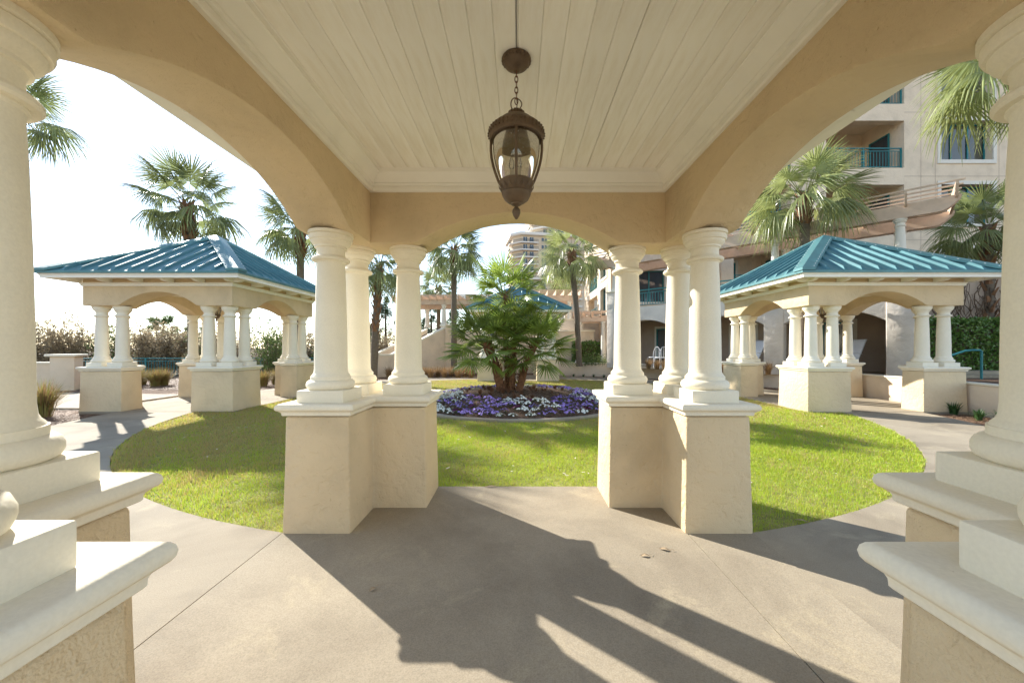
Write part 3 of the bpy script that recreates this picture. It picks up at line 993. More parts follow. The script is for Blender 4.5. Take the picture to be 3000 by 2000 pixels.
# ------------------------------------------------------------------ lawn grass
def grass():
    rg = np.random.default_rng(5)
    N_ = 420000
    # denser towards the camera
    r = np.sqrt(rg.uniform(RB ** 2, (RL + 0.035) ** 2, N_ * 3)); a = rg.uniform(0, 2 * np.pi, N_ * 3)
    x = C0.x + r * np.cos(a); y = C0.y + r * np.sin(a)
    dist = np.hypot(x, y)
    ragged = RL - 0.008 + 0.022 * np.sin(a * 61) * np.sin(a * 23 + 1) + 0.012 * np.sin(a * 211 + 2)
    keep = (r < ragged + rg.normal(0, 0.008, r.size)) & (rg.uniform(0, 1, x.size) < np.clip((6.0 / np.maximum(dist, 2)) ** 1.6, 0.05, 1))
    for k_, (px, py, an) in PAV.items():
        ca, sa = math.cos(math.radians(an)), math.sin(math.radians(an))
        lx = (x - px) * ca + (y - py) * sa; ly = -(x - px) * sa + (y - py) * ca
        keep &= ~((np.abs(lx) < HALF * PSC[k_] + 0.005) & (np.abs(ly) < HALF * PSC[k_] + 0.005))
    keep &= np.hypot(x - C0.x, y - C0.y) > RB + 0.075
    x, y = x[keep][:N_], y[keep][:N_]
    n_ = x.size
    d = np.hypot(x, y)
    h = (rg.uniform(0.020, 0.046, n_) + 0.035 * (rg.uniform(0, 1, n_) > 0.975)) * np.clip(0.75 + d * 0.05, 0.8, 1.25)
    w = rg.uniform(0.0022, 0.0042, n_) * np.clip(d / 4.0, 1.0, 3.0)
    az = rg.uniform(0, 2 * np.pi, n_); lean = rg.uniform(0.1, 0.8, n_) * h; ld = rg.uniform(0, 2 * np.pi, n_)
    # clumpy noise for length and dormancy
    def nz(fx, fy, ph):
        return np.sin(x * fx + ph) * np.cos(y * fy - ph * 0.7) + 0.6 * np.sin(x * fx * 2.3 + y * 1.7 * fy + ph * 2) + 0.4 * np.cos(x * 5.1 * fx - y * 4.3 * fy + ph)
    h *= np.clip(1 + 0.18 * nz(2.1, 2.4, 0.3) + 0.14 * nz(7.1, 6.3, 1.7), 0.4, 1.8)
    v = np.empty((n_ * 5, 3), np.float32)
    cx, sx = np.cos(az) * w / 2, np.sin(az) * w / 2
    lx, ly = np.cos(ld) * lean, np.sin(ld) * lean
    z0 = -0.02
    for i, (t, ww) in enumerate(((0, 1), (0, -1), (0.55, 0.8), (0.55, -0.8), (1, 0))):
        v[i::5, 0] = x + cx * ww + lx * t * t
        v[i::5, 1] = y + sx * ww + ly * t * t
        v[i::5, 2] = z0 + h * t * (1 - 0.25 * t * lean / h)
    base = (np.arange(n_) * 5)[:, None]
    quads = base + np.array([0, 1, 3, 2]); tris = base + np.array([2, 3, 4])
    me = bpy.data.meshes.new('grass')
    me.vertices.add(n_ * 5); me.vertices.foreach_set('co', v.ravel())
    loops = np.concatenate([quads, tris], 1).ravel().astype(np.int32)
    me.loops.add(loops.size); me.loops.foreach_set('vertex_index', loops)
    starts = np.empty(n_ * 2, np.int32); starts[0::2] = np.arange(n_) * 7; starts[1::2] = np.arange(n_) * 7 + 4
    me.polygons.add(n_ * 2); me.polygons.foreach_set('loop_start', starts)
    me.update(); me.validate()
    # colour: fresh rye in the middle and east, half dormant turf to the west and by the bed
    rad_ = np.hypot(x - C0.x, y - C0.y)
    dorm = 1 / (1 + np.exp((x + 3.0 + 0.5 * nz(0.7, 0.9, 1.0)) * 1.8)) * 0.85
    dorm = np.maximum(dorm, 0.8 / (1 + np.exp((y - 2.9 - 0.25 * np.abs(x) + 0.6 * nz(0.8, 0.6, 2)) * -0.9 + 3.2)))
    dorm = np.clip(dorm + 0.16 * nz(2.7, 2.2, 0.9) + 0.10 * nz(6.3, 5.1, 2.4), 0.05, 0.92)
    is_d = rg.uniform(0, 1, n_) < dorm
    gcol = np.stack([0.36 + 0.14 * rg.random(n_), 0.46 + 0.12 * rg.random(n_), 0.04 + 0.03 * rg.random(n_)], 1)
    dcol = np.stack([0.44 + 0.14 * rg.random(n_), 0.365 + 0.10 * rg.random(n_), 0.13 + 0.06 * rg.random(n_)], 1)
    col = np.where(is_d[:, None], dcol, gcol)
    c4 = np.ones((n_ * 5, 4), np.float32); c4[:, :3] = np.repeat(col, 5, 0)
    at = me.color_attributes.new('tint', 'FLOAT_COLOR', 'POINT'); at.data.foreach_set('color', c4.ravel())
    m = bpy.data.materials.new('grass_blade')
    nt, N, L, B = nodes(m)
    ca = N.new('ShaderNodeVertexColor'); ca.layer_name = 'tint'
    B.inputs['Roughness'].default_value = 0.5; B.inputs['Specular IOR Level'].default_value = 0.35
    L.new(ca.outputs[0], B.inputs['Base Color'])
    tr = N.new('ShaderNodeBsdfTranslucent'); L.new(ca.outputs[0], tr.inputs[0])
    ms = N.new('ShaderNodeMixShader'); ms.inputs[0].default_value = 0.45
    L.new(B.outputs[0], ms.inputs[1]); L.new(tr.outputs[0], ms.inputs[2]); L.new(ms.outputs[0], N['Material Output'].inputs[0])
    me.materials.append(m)
    tag(link('grass', me), 'short mown lawn grass ringing the round flower bed', 'grass', kind='stuff')


grass()
# ------------------------------------------------------------------ railings, pergolas, windows
def railing(parent, L, h, m=TEALP, step=0.13, post=1.9, name='railing'):
    """along local +x from 0 to L, standing on z = 0"""
    MB().box(0, L, -0.028, 0.028, h - 0.045, h).build('top_rail', m, parent)
    MB().box(0, L, -0.018, 0.018, h - 0.17, h - 0.14).build('mid_rail', m, parent)
    MB().box(0, L, -0.018, 0.018, 0.08, 0.11).build('bottom_rail', m, parent)
    n_ = max(1, round(L / post))
    for i in range(n_ + 1):
        x = 0.03 + (L - 0.06) * i / n_
        MB().box(x - 0.03, x + 0.03, -0.03, 0.03, 0, h - 0.046).build('post', m, parent)
    mb = MB()
    for i in range(1, int(L / step)):
        x = i * step
        mb.box(x - 0.01, x + 0.01, -0.01, 0.01, 0.111, h - 0.171)
    tag(mb.build('balusters', m, parent), kind='stuff')


WCOL = [(0.21, 0.0), (0.21, 0.07), (0.19, 0.075), (0.195, 0.11), (0.18, 0.14), (0.15, 0.15), (0.145, 0.17), (0.135, 0.55), (0.115, 1.0), (0.112, 1.02), (0.135, 1.035), (0.135, 1.06),
        (0.115, 1.07), (0.115, 1.13), (0.14, 1.16), (0.155, 1.18), (0.155, 1.21), (0.175, 1.22), (0.175, 1.26)]


def white_column(parent, loc, h, k=1.0):
    prof = [(r * k, (z if z < 0.2 else z * 1.0) ) for r, z in WCOL]
    base = [(r, z) for r, z in prof if z < 0.2]
    top = [(r, h - (1.26 - z)) for r, z in prof if z > 0.9]
    me = MB().lathe(base + top, 24, cap=False).mesh('column', WHITECOL, smooth=True, angle=32)
    return link('column', me, parent, loc)


def scallop(x0, x1, z0, z1, e=0.45):
    """beam elevation with tapered, scooped ends"""
    pts = [(x0, z1), (x0, z1 - 0.08)]
    for i in range(1, 7):
        t = i / 6
        pts.append((x0 + e * t, z1 - 0.08 - (z1 - z0 - 0.08) * math.sin(t * math.pi / 2)))
    for i in range(6, 0, -1):
        t = i / 6
        pts.append((x1 - e * t, z1 - 0.08 - (z1 - z0 - 0.08) * math.sin(t * math.pi / 2)))
    pts += [(x1, z1 - 0.08), (x1, z1)]
    return pts


def pergola(label, a, b, zc, colpos, colh, width=1.3, over=0.7, beam=0.34, raft=0.26, rstep=0.8, slats=6, k=1.0, rows=2):
    """a -> b: front line on the ground plan; zc: underside of the beams"""
    a, b = Vector((*a, 0)), Vector((*b, 0))
    L = (b - a).length
    ang = math.atan2(b.y - a.y, b.x - a.x)
    t = thing('pergola', label, 'pergola', (a.x, a.y, zc - colh), ang, 'brown pergolas on white columns')
    z0 = colh
    for y in ((0, width) if rows == 2 else (0,)):
        for dy in (-0.13, 0.13):
            MB().prism(scallop(-over, L + over, z0 - 0.05, z0 + beam), 'y', y + dy - 0.03, y + dy + 0.03).build('beam', PERG, t)
        for s in colpos:
            white_column(t, (s, y, 0), colh - 0.052, k)
    me = MB().prism(scallop(-0.45, width + 0.45, z0 + beam - 0.1, z0 + beam + raft, 0.3), 'x', -0.03, 0.03).mesh('rafter', PERG)
    n_ = int((L + 2 * over - 0.2) / rstep)
    for i in range(n_ + 1):
        link('rafter', me, t, (-over + 0.1 + (L + 2 * over - 0.2) * i / n_, 0, 0))
    ms = MB().box(-over - 0.05, L + over + 0.05, -0.022, 0.022, z0 + beam + raft + 0.002, z0 + beam + raft + 0.045).mesh('slat', PERG)
    for i in range(slats):
        link('slat', ms, t, (0, -0.38 + (width + 0.76) * i / (slats - 1), 0))
    return t


def window(parent, w, h, loc, rz=0.0, trim=0.14, leaves=2, blind=True, m=TEALP, deep=0.12):
    """framed window in the local xz plane, facing -y; its pane lies `deep` behind the wall face"""
    f = link('window', None, parent, loc, (0, 0, rz))
    mb = MB()
    if trim:
        mb.box(-w / 2 - trim, w / 2 + trim, -0.05, 0.0, h, h + trim).box(-w / 2 - trim, w / 2 + trim, -0.05, 0.0, -trim, 0)
        mb.box(-w / 2 - trim, -w / 2, -0.05, 0.0, 0.0005, h - 0.0005).box(w / 2, w / 2 + trim, -0.05, 0.0, 0.0005, h - 0.0005)
        mb.build('trim', WHITECOL, f)
    mb = MB()
    fw = 0.055
    mb.box(-w / 2, w / 2, deep - 0.05, deep, h - fw, h).box(-w / 2, w / 2, deep - 0.05, deep, 0, fw)
    for i in range(leaves + 1):
        x = -w / 2 + fw / 2 + (w - fw) * i / leaves
        mb.box(x - fw / 2, x + fw / 2, deep - 0.052, deep - 0.002, fw, h - fw)
    mb.build('sash', m, f)
    for i in range(leaves):
        x0 = -w / 2 + w * i / leaves; x1 = -w / 2 + w * (i + 1) / leaves
        MB().add([(x0, deep - 0.01, 0), (x1, deep - 0.01, 0), (x1, deep - 0.01, h), (x0, deep - 0.01, h)], [(0, 1, 2, 3)]).build('pane', LGLASSW if blind else GLASSD, f)
    if blind:
        mb = MB()
        n_ = int(h / 0.06)
        for i in range(n_):
            z = i * h / n_
            mb.add([(-w / 2, deep + 0.05, z), (w / 2, deep + 0.05, z), (w / 2, deep + 0.02, z + 0.045), (-w / 2, deep + 0.02, z + 0.045)], [(0, 1, 2, 3)])
        tag(mb.build('blind', BLIND, f, fix=False), kind='stuff')
        MB().box(-w / 2, w / 2, deep + 0.06, deep + 0.08, 0, h).build('window_back', DARK, f)
    return f


LGLASSW = glass_mat('clear_window_glass', (0.75, 0.82, 0.82), 0.02, False)

# ------------------------------------------------------------------ raised ground and low walls east of the ring
def arc_pts(r, a0, a1, n):
    return [(C0.x + r * math.cos(math.radians(a0 + (a1 - a0) * i / n)), C0.y + r * math.sin(math.radians(a0 + (a1 - a0) * i / n))) for i in range(n + 1)]


poly = arc_pts(10.48, -20, 84, 40) + list(reversed(arc_pts(34, -20, 84, 20)))
tag(MB().prism(poly, 'z', -0.3, 0.56).build('raised_ground', MULCH), kind='structure')
lw = thing('low_wall', 'low curved cream retaining wall behind the path, before the hedge and arcade', 'wall')
poly = arc_pts(10.32, -20, 84, 48) + list(reversed(arc_pts(10.56, -20, 84, 48)))
MB().prism(poly, 'z', -0.2, 0.62).build('wall_body', TANW, lw, bevel=0.012)
poly = arc_pts(10.30, -20.1, 84.1, 48) + list(reversed(arc_pts(10.58, -20.1, 84.1, 48)))
MB().prism(poly, 'z', 0.622, 0.665).build('wall_cap', CREAM, lw, bevel=0.01)

# ------------------------------------------------------------------ arcade (podium with arched bays) and the long pergola above it
ar = thing('arcade', 'grey stucco arcade with deep shaded arches behind the roofed pavilion', 'arcade', (3.9, 19.6, 0.56), math.radians(-45))
pc = [1.06, 4.40, 7.80, 11.10]
hw_ = 0.31
for s in pc:
    MB().box(s - hw_, s + hw_, 0.0, 0.55, -0.1, 3.60).build('pier', GREYST, ar, bevel=0.03)
    MB().box(s - hw_ - 0.05, s + hw_ + 0.05, -0.05, 0.60, 3.602, 3.66).build('pier_cap', CREAM, ar, bevel=0.015)
for s0, s1 in zip(pc[:-1], pc[1:]):
    x0, x1 = s0 + hw_, s1 - hw_
    w_ = (x1 - x0) / 2; cx = (x0 + x1) / 2
    pts = [(x1, 2.80), (x0, 2.80), (x0, 1.75)]
    rise = 0.42
    rd = (w_ * w_ + rise * rise) / (2 * rise); th = math.asin(w_ / rd)
    for i in range(1, 16):
        a = -th + 2 * th * i / 16
        pts.append((cx + rd * math.sin(a), 1.75 + rise - rd + rd * math.cos(a)))
    pts.append((x1, 1.75))
    MB().prism(pts, 'y', 0.03, 0.50).build('arch', GREYST, ar)
    rl = link('balcony_rail', None, ar, (x0, 0.2, 2.80))
    railing(rl, x1 - x0, 0.80)
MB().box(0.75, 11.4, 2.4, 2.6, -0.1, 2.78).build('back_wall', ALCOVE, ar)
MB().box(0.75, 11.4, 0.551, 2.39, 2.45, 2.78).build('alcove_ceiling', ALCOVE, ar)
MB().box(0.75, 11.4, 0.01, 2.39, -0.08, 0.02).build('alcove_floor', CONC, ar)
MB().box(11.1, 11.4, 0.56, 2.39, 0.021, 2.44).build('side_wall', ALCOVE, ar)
MB().box(0.76, 1.0, 0.56, 2.39, 0.021, 2.44).build('side_wall', GREYST, ar)
MB().box(0.75, 11.4, 2.61, 6.0, 2.6, 2.78).build('terrace_deck', CONC, ar)
for s in (2.7, 6.2, 9.4):
    window(ar, 0.9, 1.7, (s, 2.4, 0.15), 0, 0.12, 1, False, TEALP, -0.06)

d45 = Vector((0.7071, -0.7071))
p0 = Vector((3.9, 19.6))
A = p0 + d45 * 1.06 + Vector((0.19, 0.19)); B = p0 + d45 * 11.10 + Vector((0.19, 0.19))
LONG = pergola('long brown pergola stretching diagonally in front of the apartment balconies', A, B, 5.50, [x - 1.06 for x in pc], 5.50 - 4.23, width=1.9, over=1.25, beam=0.36, raft=0.32, rstep=1.02, slats=7)

# ------------------------------------------------------------------ apartment block on the right
ZF = [0.9, 3.99, 7.09, 10.19, 13.3, 16.4]
ap = thing('apartment_building', 'tan apartment block with teal balcony rails and white-trimmed windows', 'building', (0, 18.6, 0))
cols = [(9.9, 10.5), (13.3, 15.0), (18.8, 20.55), (23.1, 31.0)]
for x0, x1 in cols:
    MB().box(x0, x1, 0, 0.5, -0.2, 20).build('wall', TANW, ap)
for x0, x1, nm in ((10.5, 13.3, 0), (15.0, 18.8, 1)):
    for i, z in enumerate(ZF):
        MB().box(x0, x1, 0.002, 0.35, z - 0.82, z).build('balcony_band', TANW, ap)
        MB().box(x0, x1, 0.351, 2.3, z - 0.25, z - 0.03).build('balcony_floor', TANW, ap)
        rl = link('balcony_rail', None, ap, (x0 + 0.02, 0.12, z))
        railing(rl, x1 - x0 - 0.04, 1.02, step=0.15)
        window(ap, 1.3, 2.05, ((x0 + x1) / 2 - 0.7, 2.3, z + 0.02), 0, 0.16, 1, False, TEALP, -0.04)
        window(ap, 1.1, 2.05, (x1 - 0.001, 1.25, z + 0.02), math.radians(-90), 0.0, 1, False, TEALP, -0.03)
    MB().box(x0, x1, 2.305, 2.5, -0.2, 20).build('recess_wall', TANW, ap)
for x in (13.3, 18.8):
    MB().box(x, x + 0.2, 0.501, 2.304, -0.2, 20).build('recess_side', TANW, ap)
for x in (10.5, 15.0):
    MB().box(x - 0.2, x, 0.501, 2.304, -0.2, 20).build('recess_side', TANW, ap)
zs = 0
for i, z in enumerate(ZF):
    MB().box(20.55, 23.1, 0, 0.5, zs - 0.2 if i == 0 else zs, z + 0.38).build('wall', TANW, ap)
    window(ap, 2.55, 1.9, (21.825, 0.10, z + 0.38), 0, 0.0, 3, True, TEALP, 0.25)
    mb = MB()
    for (a_, b_, c_, d_) in ((20.40, 23.25, z + 2.28, z + 2.45), (20.40, 23.25, z + 0.20, z + 0.38)):
        mb.box(a_, b_, -0.05, -0.001, c_, d_)
    mb.box(20.40, 20.56, -0.05, -0.001, z + 0.3805, z + 2.2795).box(23.09, 23.25, -0.05, -0.001, z + 0.3805, z + 2.2795)
    mb.build('window_trim', WHITECOL, ap)
    zs = z + 2.28
MB().box(20.55, 23.1, 0, 0.5, zs, 20).build('wall', TANW, ap)
for z in ZF:     # control joints in the render coat
    MB().box(18.81, 30.9, -0.004, -0.0005, z - 0.42, z - 0.40).build('render_joint', ALCOVE, ap)
for x in (19.6, 20.3, 23.4):
    MB().box(x, x + 0.018, -0.004, -0.0006, 0, 19.9).build('render_joint', ALCOVE, ap)
MB().box(9.9, 31, 2.6, 12, -0.2, 19.9).build('block_core', TANW, ap)
MB().box(9.6, 31.2, -0.5, 12.2, 20.0, 20.4).build('parapet', TRIM, ap)

# the nearer wing, whose west wall catches the sun
wg = thing('apartment_wing', 'sunlit cream apartment wing with balcony openings, left of the arcade', 'building', (5.0, 20.6, 0))
ymax = 8.0
holes = [(3.6, 6.2)]
wz = [(-0.2, 2.5), (3.25, 3.95), (6.75, 7.3)]
for z0, z1 in ((-0.2, 3.2), (4.75, 5.2), (6.85, 8.2), (9.9, 12)):
    MB().box(0, 0.4, 3.4, 6.4, z0, z1).build('wall', TANW, wg)
MB().box(0, 0.4, 6.4, ymax, -0.2, 12).build('wall', TANW, wg)
for y0, y1 in ((0.001, 0.9), (2.4, 3.4)):
    MB().box(0, 0.4, y0, y1, -0.2, 12).build('wall', TANW, wg)
for z0, z1 in ((-0.2, 3.3), (4.9, 5.5), (6.7, 8.6), (10, 12)):
    MB().box(0, 0.4, 0.9, 2.4, z0, z1).build('wall', TANW, wg)
for z in (3.3, 5.5, 8.6):
    window(wg, 1.5, 1.6 if z < 5 else (1.2 if z < 6 else 1.4), (0.001, 1.65, z), math.radians(-90), 0.14, 2, False, TEALP, 0.2)
for z in (3.2, 5.2, 8.2):
    rl = link('balcony_rail', None, wg, (0.15, 6.4, z), (0, 0, math.radians(-90)))
    railing(rl, 3.0, 0.85, step=0.15)
MB().box(2.0, 2.2, 0.4, ymax, -0.2, 12).build('recess_wall', TANW, wg)
for z in (3.0, 5.0, 8.0):
    MB().box(0.401, 1.999, 3.4, 6.4, z - 0.2, z).build('balcony_floor', TANW, wg)
# south face in shade with one window
for (x0, x1, z0, z1) in ((0.4, 1.3, -0.2, 12), (2.9, 5.0, -0.2, 12), (1.3, 2.9, -0.2, 3.9), (1.3, 2.9, 5.6, 12)):
    MB().box(x0, x1, 0.0, 0.4, z0, z1).build('wall', TANW, wg)
window(wg, 1.6, 1.7, (2.1, -0.001, 3.9), 0, 0.14, 2, False, TEALP, 0.15)
MB().box(-0.2, 5.2, -0.3, ymax + 0.2, 12.0, 12.3).build('parapet', TRIM, wg)

# ------------------------------------------------------------------ far tower
tw = thing('high_rise_tower', 'distant beige high-rise with rounded balcony tiers above the fan palm', 'building', (15, 170, 0), math.radians(10))
def tower_block(x0, x1, y0, y1, z1, floors, bal, glass, wins, start=0):
    ch = 3.2
    p_ = [(x0 + ch, y0), (x1, y0), (x1, y1), (x0, y1), (x0, y0 + ch)]
    MB().prism(p_, 'z', -5, z1).build('wall', TOWERM, tw)
    MB().prism(offset_poly(p_, 1.3), 'z', z1 + 0.01, z1 + 1.3).build('roof_band', TOWERW, tw, bevel=0.2)
    for i in range(floors):
        z = z1 - 3.1 * (i + 1)
        for bx0, bx1 in bal:
            left = bx0 <= x0 + 0.01
            pl = [(bx0 + (ch if left else 0), y0 - 1.6), (bx1, y0 - 1.6), (bx1, y0 - 0.002), (bx0 + (ch if left else 0), y0 - 0.002)]
            if left:
                pl = [(bx0 + ch - 0.3, y0 - 1.6), (bx1, y0 - 1.6), (bx1, y0 - 0.002), (x0 + ch, y0 - 0.002), (x0 - 0.002, y0 + ch), (x0 - 0.002, y0 + ch + 4), (x0 - 1.6, y0 + ch + 4), (x0 - 1.6, y0 + ch - 0.5)]
            bs = MB().prism(pl, 'z', z - 0.35, z + 0.15).build('balcony', TOWERW, tw)
            mb = MB()
            edge = [(bx0 + (ch - 0.2 if left else 0.1), y0 - 1.5), (bx1 - 0.1, y0 - 1.5)]
            if left:
                edge = [(x0 - 1.5, y0 + ch + 4), (x0 - 1.5, y0 + ch - 0.45)] + edge
            for q in range(len(edge) - 1):
                e0, e1 = Vector((*edge[q], 0)), Vector((*edge[q + 1], 0))
                mb.tube([e0 + Vector((0, 0, z + 1.2)), e1 + Vector((0, 0, z + 1.2))], 0.07, 4)
                nn = int((e1 - e0).length / 0.45)
                for s_ in range(nn + 1):
                    pp = e0.lerp(e1, s_ / max(1, nn))
                    mb.box(pp.x - 0.05, pp.x + 0.05, pp.y - 0.05, pp.y + 0.05, z + 0.15, z + 1.2)
            tag(mb.build('balcony_rail', RAILD, tw), kind='stuff')
            for wx in ([bx0 + ch + 1.6, bx0 + ch + 4.4] if left else [(bx0 + bx1) / 2]):
                if wx + 0.9 < bx1:
                    MB().box(wx - 0.8, wx + 0.8, y0 - 0.12, y0 - 0.003, z + 0.16, z + 2.4).build('window', GLASSD, tw)
                    MB().box(wx - 0.06, wx + 0.06, y0 - 0.16, y0 - 0.121, z + 0.16, z + 2.4).build('mullion', TOWERW, tw)
        for wx in wins:
            MB().box(wx - 0.5, wx + 0.5, y0 - 0.1, y0 - 0.003, z + 0.9, z + 2.3).build('window', GLASSD, tw)
    for g0, g1, gz in glass:
        MB().box(g0, g1, y0 - 0.25, y0 - 0.004, 2, gz).build('stair_glass', GLASSD, tw)
        mb = MB()
        for q in range(int((gz - 2) / 1.55)):
            mb.box(g0, g1, y0 - 0.30, y0 - 0.252, 2 + 1.55 * q, 2.14 + 1.55 * q)
        mb.box((g0 + g1) / 2 - 0.07, (g0 + g1) / 2 + 0.07, y0 - 0.31, y0 - 0.301, 2, gz)
        tag(mb.build('glazing_bars', TOWERW, tw), kind='stuff')


tower_block(-17.5, 14, -4, 14, 49.5, 15, [(-17.5, -7.2)], [(-5.4, -3.7, 40), (5.6, 7.2, 38)], [-5.0, -3.6])
tower_block(-6.5, 24, 5, 28, 84, 12, [(-6.5, 3.0)], [], [4.8, 6.6, 12, 15])
for k_ in range(14):
    z = 4 + 3.1 * k_
    MB().box(9.0, 12.5, -5.4, -4.002, z - 0.35, z + 0.15).build('balcony', TOWERW, tw)
    MB().box(9.3, 11.0, -4.12, -4.003, z + 0.16, z + 2.4).build('window', GLASSD, tw)
MB().box(14.002, 18.2, 2, 14, -5, 46).build('wall', TOWERM, tw)
MB().box(15.2, 17.4, 1.7, 1.998, 2, 45).build('stair_glass', mat('blue_glass', (0.05, 0.12, 0.26), 0.08, 0.2, 0.5, spec=0.8), tw)
mb = MB()
for q in range(28):
    mb.box(15.2, 17.4, 1.62, 1.699, 2 + 1.55 * q, 2.14 + 1.55 * q)
tag(mb.build('glazing_bars', TOWERW, tw), kind='stuff')
MB().box(-12, 18.4, -6.0, -4.01, 30.5, 31.3).build('string_course', TOWERW, tw)

# ------------------------------------------------------------------ stair, its walls and the pergola on top
st = thing('garden_stair', 'cream-walled garden stair climbing behind the fan palm', 'stair', (-7.0, 19.2, 0), math.atan2(2.9, 2.75))
Ls = 4.0
side = [(0.0, -0.1), (Ls, -0.1), (Ls, 2.50), (0.75, 1.03), (0.0, 1.03)]
MB().prism(side, 'y', 0.0, 0.24).build('side_wall', TANW, st)
MB().prism([(0.0, 1.031), (0.76, 1.031), (Ls, 2.501), (Ls, 2.60), (0.74, 1.12), (0.0, 1.12)], 'y', -0.04, 0.28).build('wall_cap', CREAM, st)
MB().prism(side, 'y', 1.75, 1.99).build('side_wall', TANW, st)
MB().prism([(0.0, 1.031), (0.76, 1.031), (Ls, 2.501), (Ls, 2.60), (0.74, 1.12), (0.0, 1.12)], 'y', 1.71, 2.03).build('wall_cap', CREAM, st)
MB().box(-0.42, 0.0, -0.10, 0.34, -0.1, 1.10).build('newel_pier', TANW, st)
MB().box(-0.47, 0.0, -0.15, 0.39, 1.101, 1.18).build('newel_cap', CREAM, st)
for i in range(10):
    MB().box(0.6 + 0.33 * i, Ls, 0.241, 1.749, 0.16 * i, 0.16 * (i + 1) - 0.001).build('step', CONC, st)
MB().tube([(0.5, 0.55, 1.0), (0.8, 0.55, 1.05), (Ls - 0.2, 0.55, 2.55), (Ls, 0.55, 2.6)], 0.025, 8).build('handrail', RAILD, st)
MB().box(Ls + 0.001, Ls + 0.46, -0.12, 0.34, -0.1, 2.70).build('newel_pier', TANW, st)
MB().box(Ls - 0.04, Ls + 0.51, -0.17, 0.39, 2.701, 2.79).build('newel_cap', CREAM, st)
tws = thing('terrace_wall', 'tall cream terrace wall half hidden behind the fan palm', 'wall', (-3.9, 22.6, 0))
MB().box(0, 8.4, 0, 0.3, -0.1, 2.4).build('wall_body', TANW, tws)
MB().box(-0.05, 8.45, -0.06, 0.36, 2.401, 2.49).build('wall_cap', CREAM, tws)
tag(MB().box(-12, 6, 22.95, 40, -0.3, 1.55).build('upper_terrace', CONC), kind='structure')

pergola('brown pergola on short white columns above the garden stair', (-6.7, 23.2), (-1.6, 22.9), 4.08, [0.45, 2.25, 4.4], 1.28, width=2.6, over=0.9, beam=0.28, raft=0.2, rstep=0.42, slats=9)
pergola('small brown pergola right of the fan palm, below the distant tower', (1.4, 25.2), (3.6, 25.2), 4.55, [0.2, 2.0], 2.0, width=1.8, over=0.6, beam=0.32, raft=0.3, rstep=0.52, slats=6)
pergola('low brown pergola over the hedge beside the sunlit wing', (3.35, 21.6), (4.9, 21.2), 2.95, [0.1, 1.45], 2.35, width=1.7, over=0.3, beam=0.26, raft=0.22, rstep=0.45, slats=7)
gw = thing('garden_wall', 'pale garden wall above the clipped hedge near the sunlit wing', 'wall', (2.6, 23.6, 0))
MB().box(0, 2.4, 0, 0.3, 0.4, 3.15).build('wall_body', GREYST, gw)
MB().box(-0.04, 2.44, -0.05, 0.35, 3.151, 3.23).build('wall_cap', CREAM, gw)

# ------------------------------------------------------------------ hedges and climbers
def hedge(label, x0, x1, y0, y1, z0, z1, n_, seed, rz=0.0, loc=(0, 0, 0), size=0.085):
    t = thing('hedge', label, 'hedge', loc, rz)
    rg = random.Random(seed)
    MB().box(x0 + 0.16, x1 - 0.16, y0 + 0.16, y1 - 0.16, z0, z1 - 0.16).build('inner_branches', TWIG, t)
    def smp(r):
        f = r.random()
        bump_ = r.uniform(-0.12, 0.10)
        if f < 0.55:
            x, z = r.uniform(x0, x1), r.uniform(z0, z1)
            return (x, y0 + 0.07 + bump_ + 0.06 * math.sin(x * 5) * math.cos(z * 6), z)
        if f < 0.8:
            x, y = r.uniform(x0, x1), r.uniform(y0, y1)
            return (x, y, z1 - 0.06 + bump_ * 0.6 + 0.05 * math.sin(x * 7 + y * 3))
        y, z = r.uniform(y0, y1), r.uniform(z0, z1)
        return (x0 + 0.05 + bump_, y, z)
    tag(leaf_cloud(n_, smp, size, rg, 0.62).build('leaves', HEDGE, t, fix=False), kind='stuff')
    return t


hedge('glossy green hedge beyond the handrail at the right edge', 0, 3.6, 0, 0.8, 0, 1.78, 9000, 1, 0, (12.75, 11.9, 0.56), 0.10)
hedge('clipped dark hedge before the pale garden wall, behind the slim palm', 0, 2.5, 0, 0.9, 0, 1.30, 5000, 2, 0, (3.25, 21.9, 0.5), 0.09)
vw = thing('vine_covered_wall', 'brown wall of bare vines above the glossy hedge', 'wall', (13.4, 13.0, 0.5))
MB().box(0, 5.5, 0, 0.3, 0, 3.35).build('wall_body', ALCOVE, vw)
mb = MB()
rg = random.Random(4)
for i in range(150):
    x = rg.uniform(0, 5.4); z = rg.uniform(1.2, 2.4)
    pts = [(x, -0.04, z)]
    for q in range(5):
        x += rg.uniform(-0.18, 0.18); z = min(3.5, z + rg.uniform(0.1, 0.3))
        pts.append((x, -0.05 - rg.uniform(0, 0.10), z))
    mb.tube(pts, rg.uniform(0.006, 0.016), 4)
tag(mb.build('bare_vines', TWIG, vw), kind='stuff')

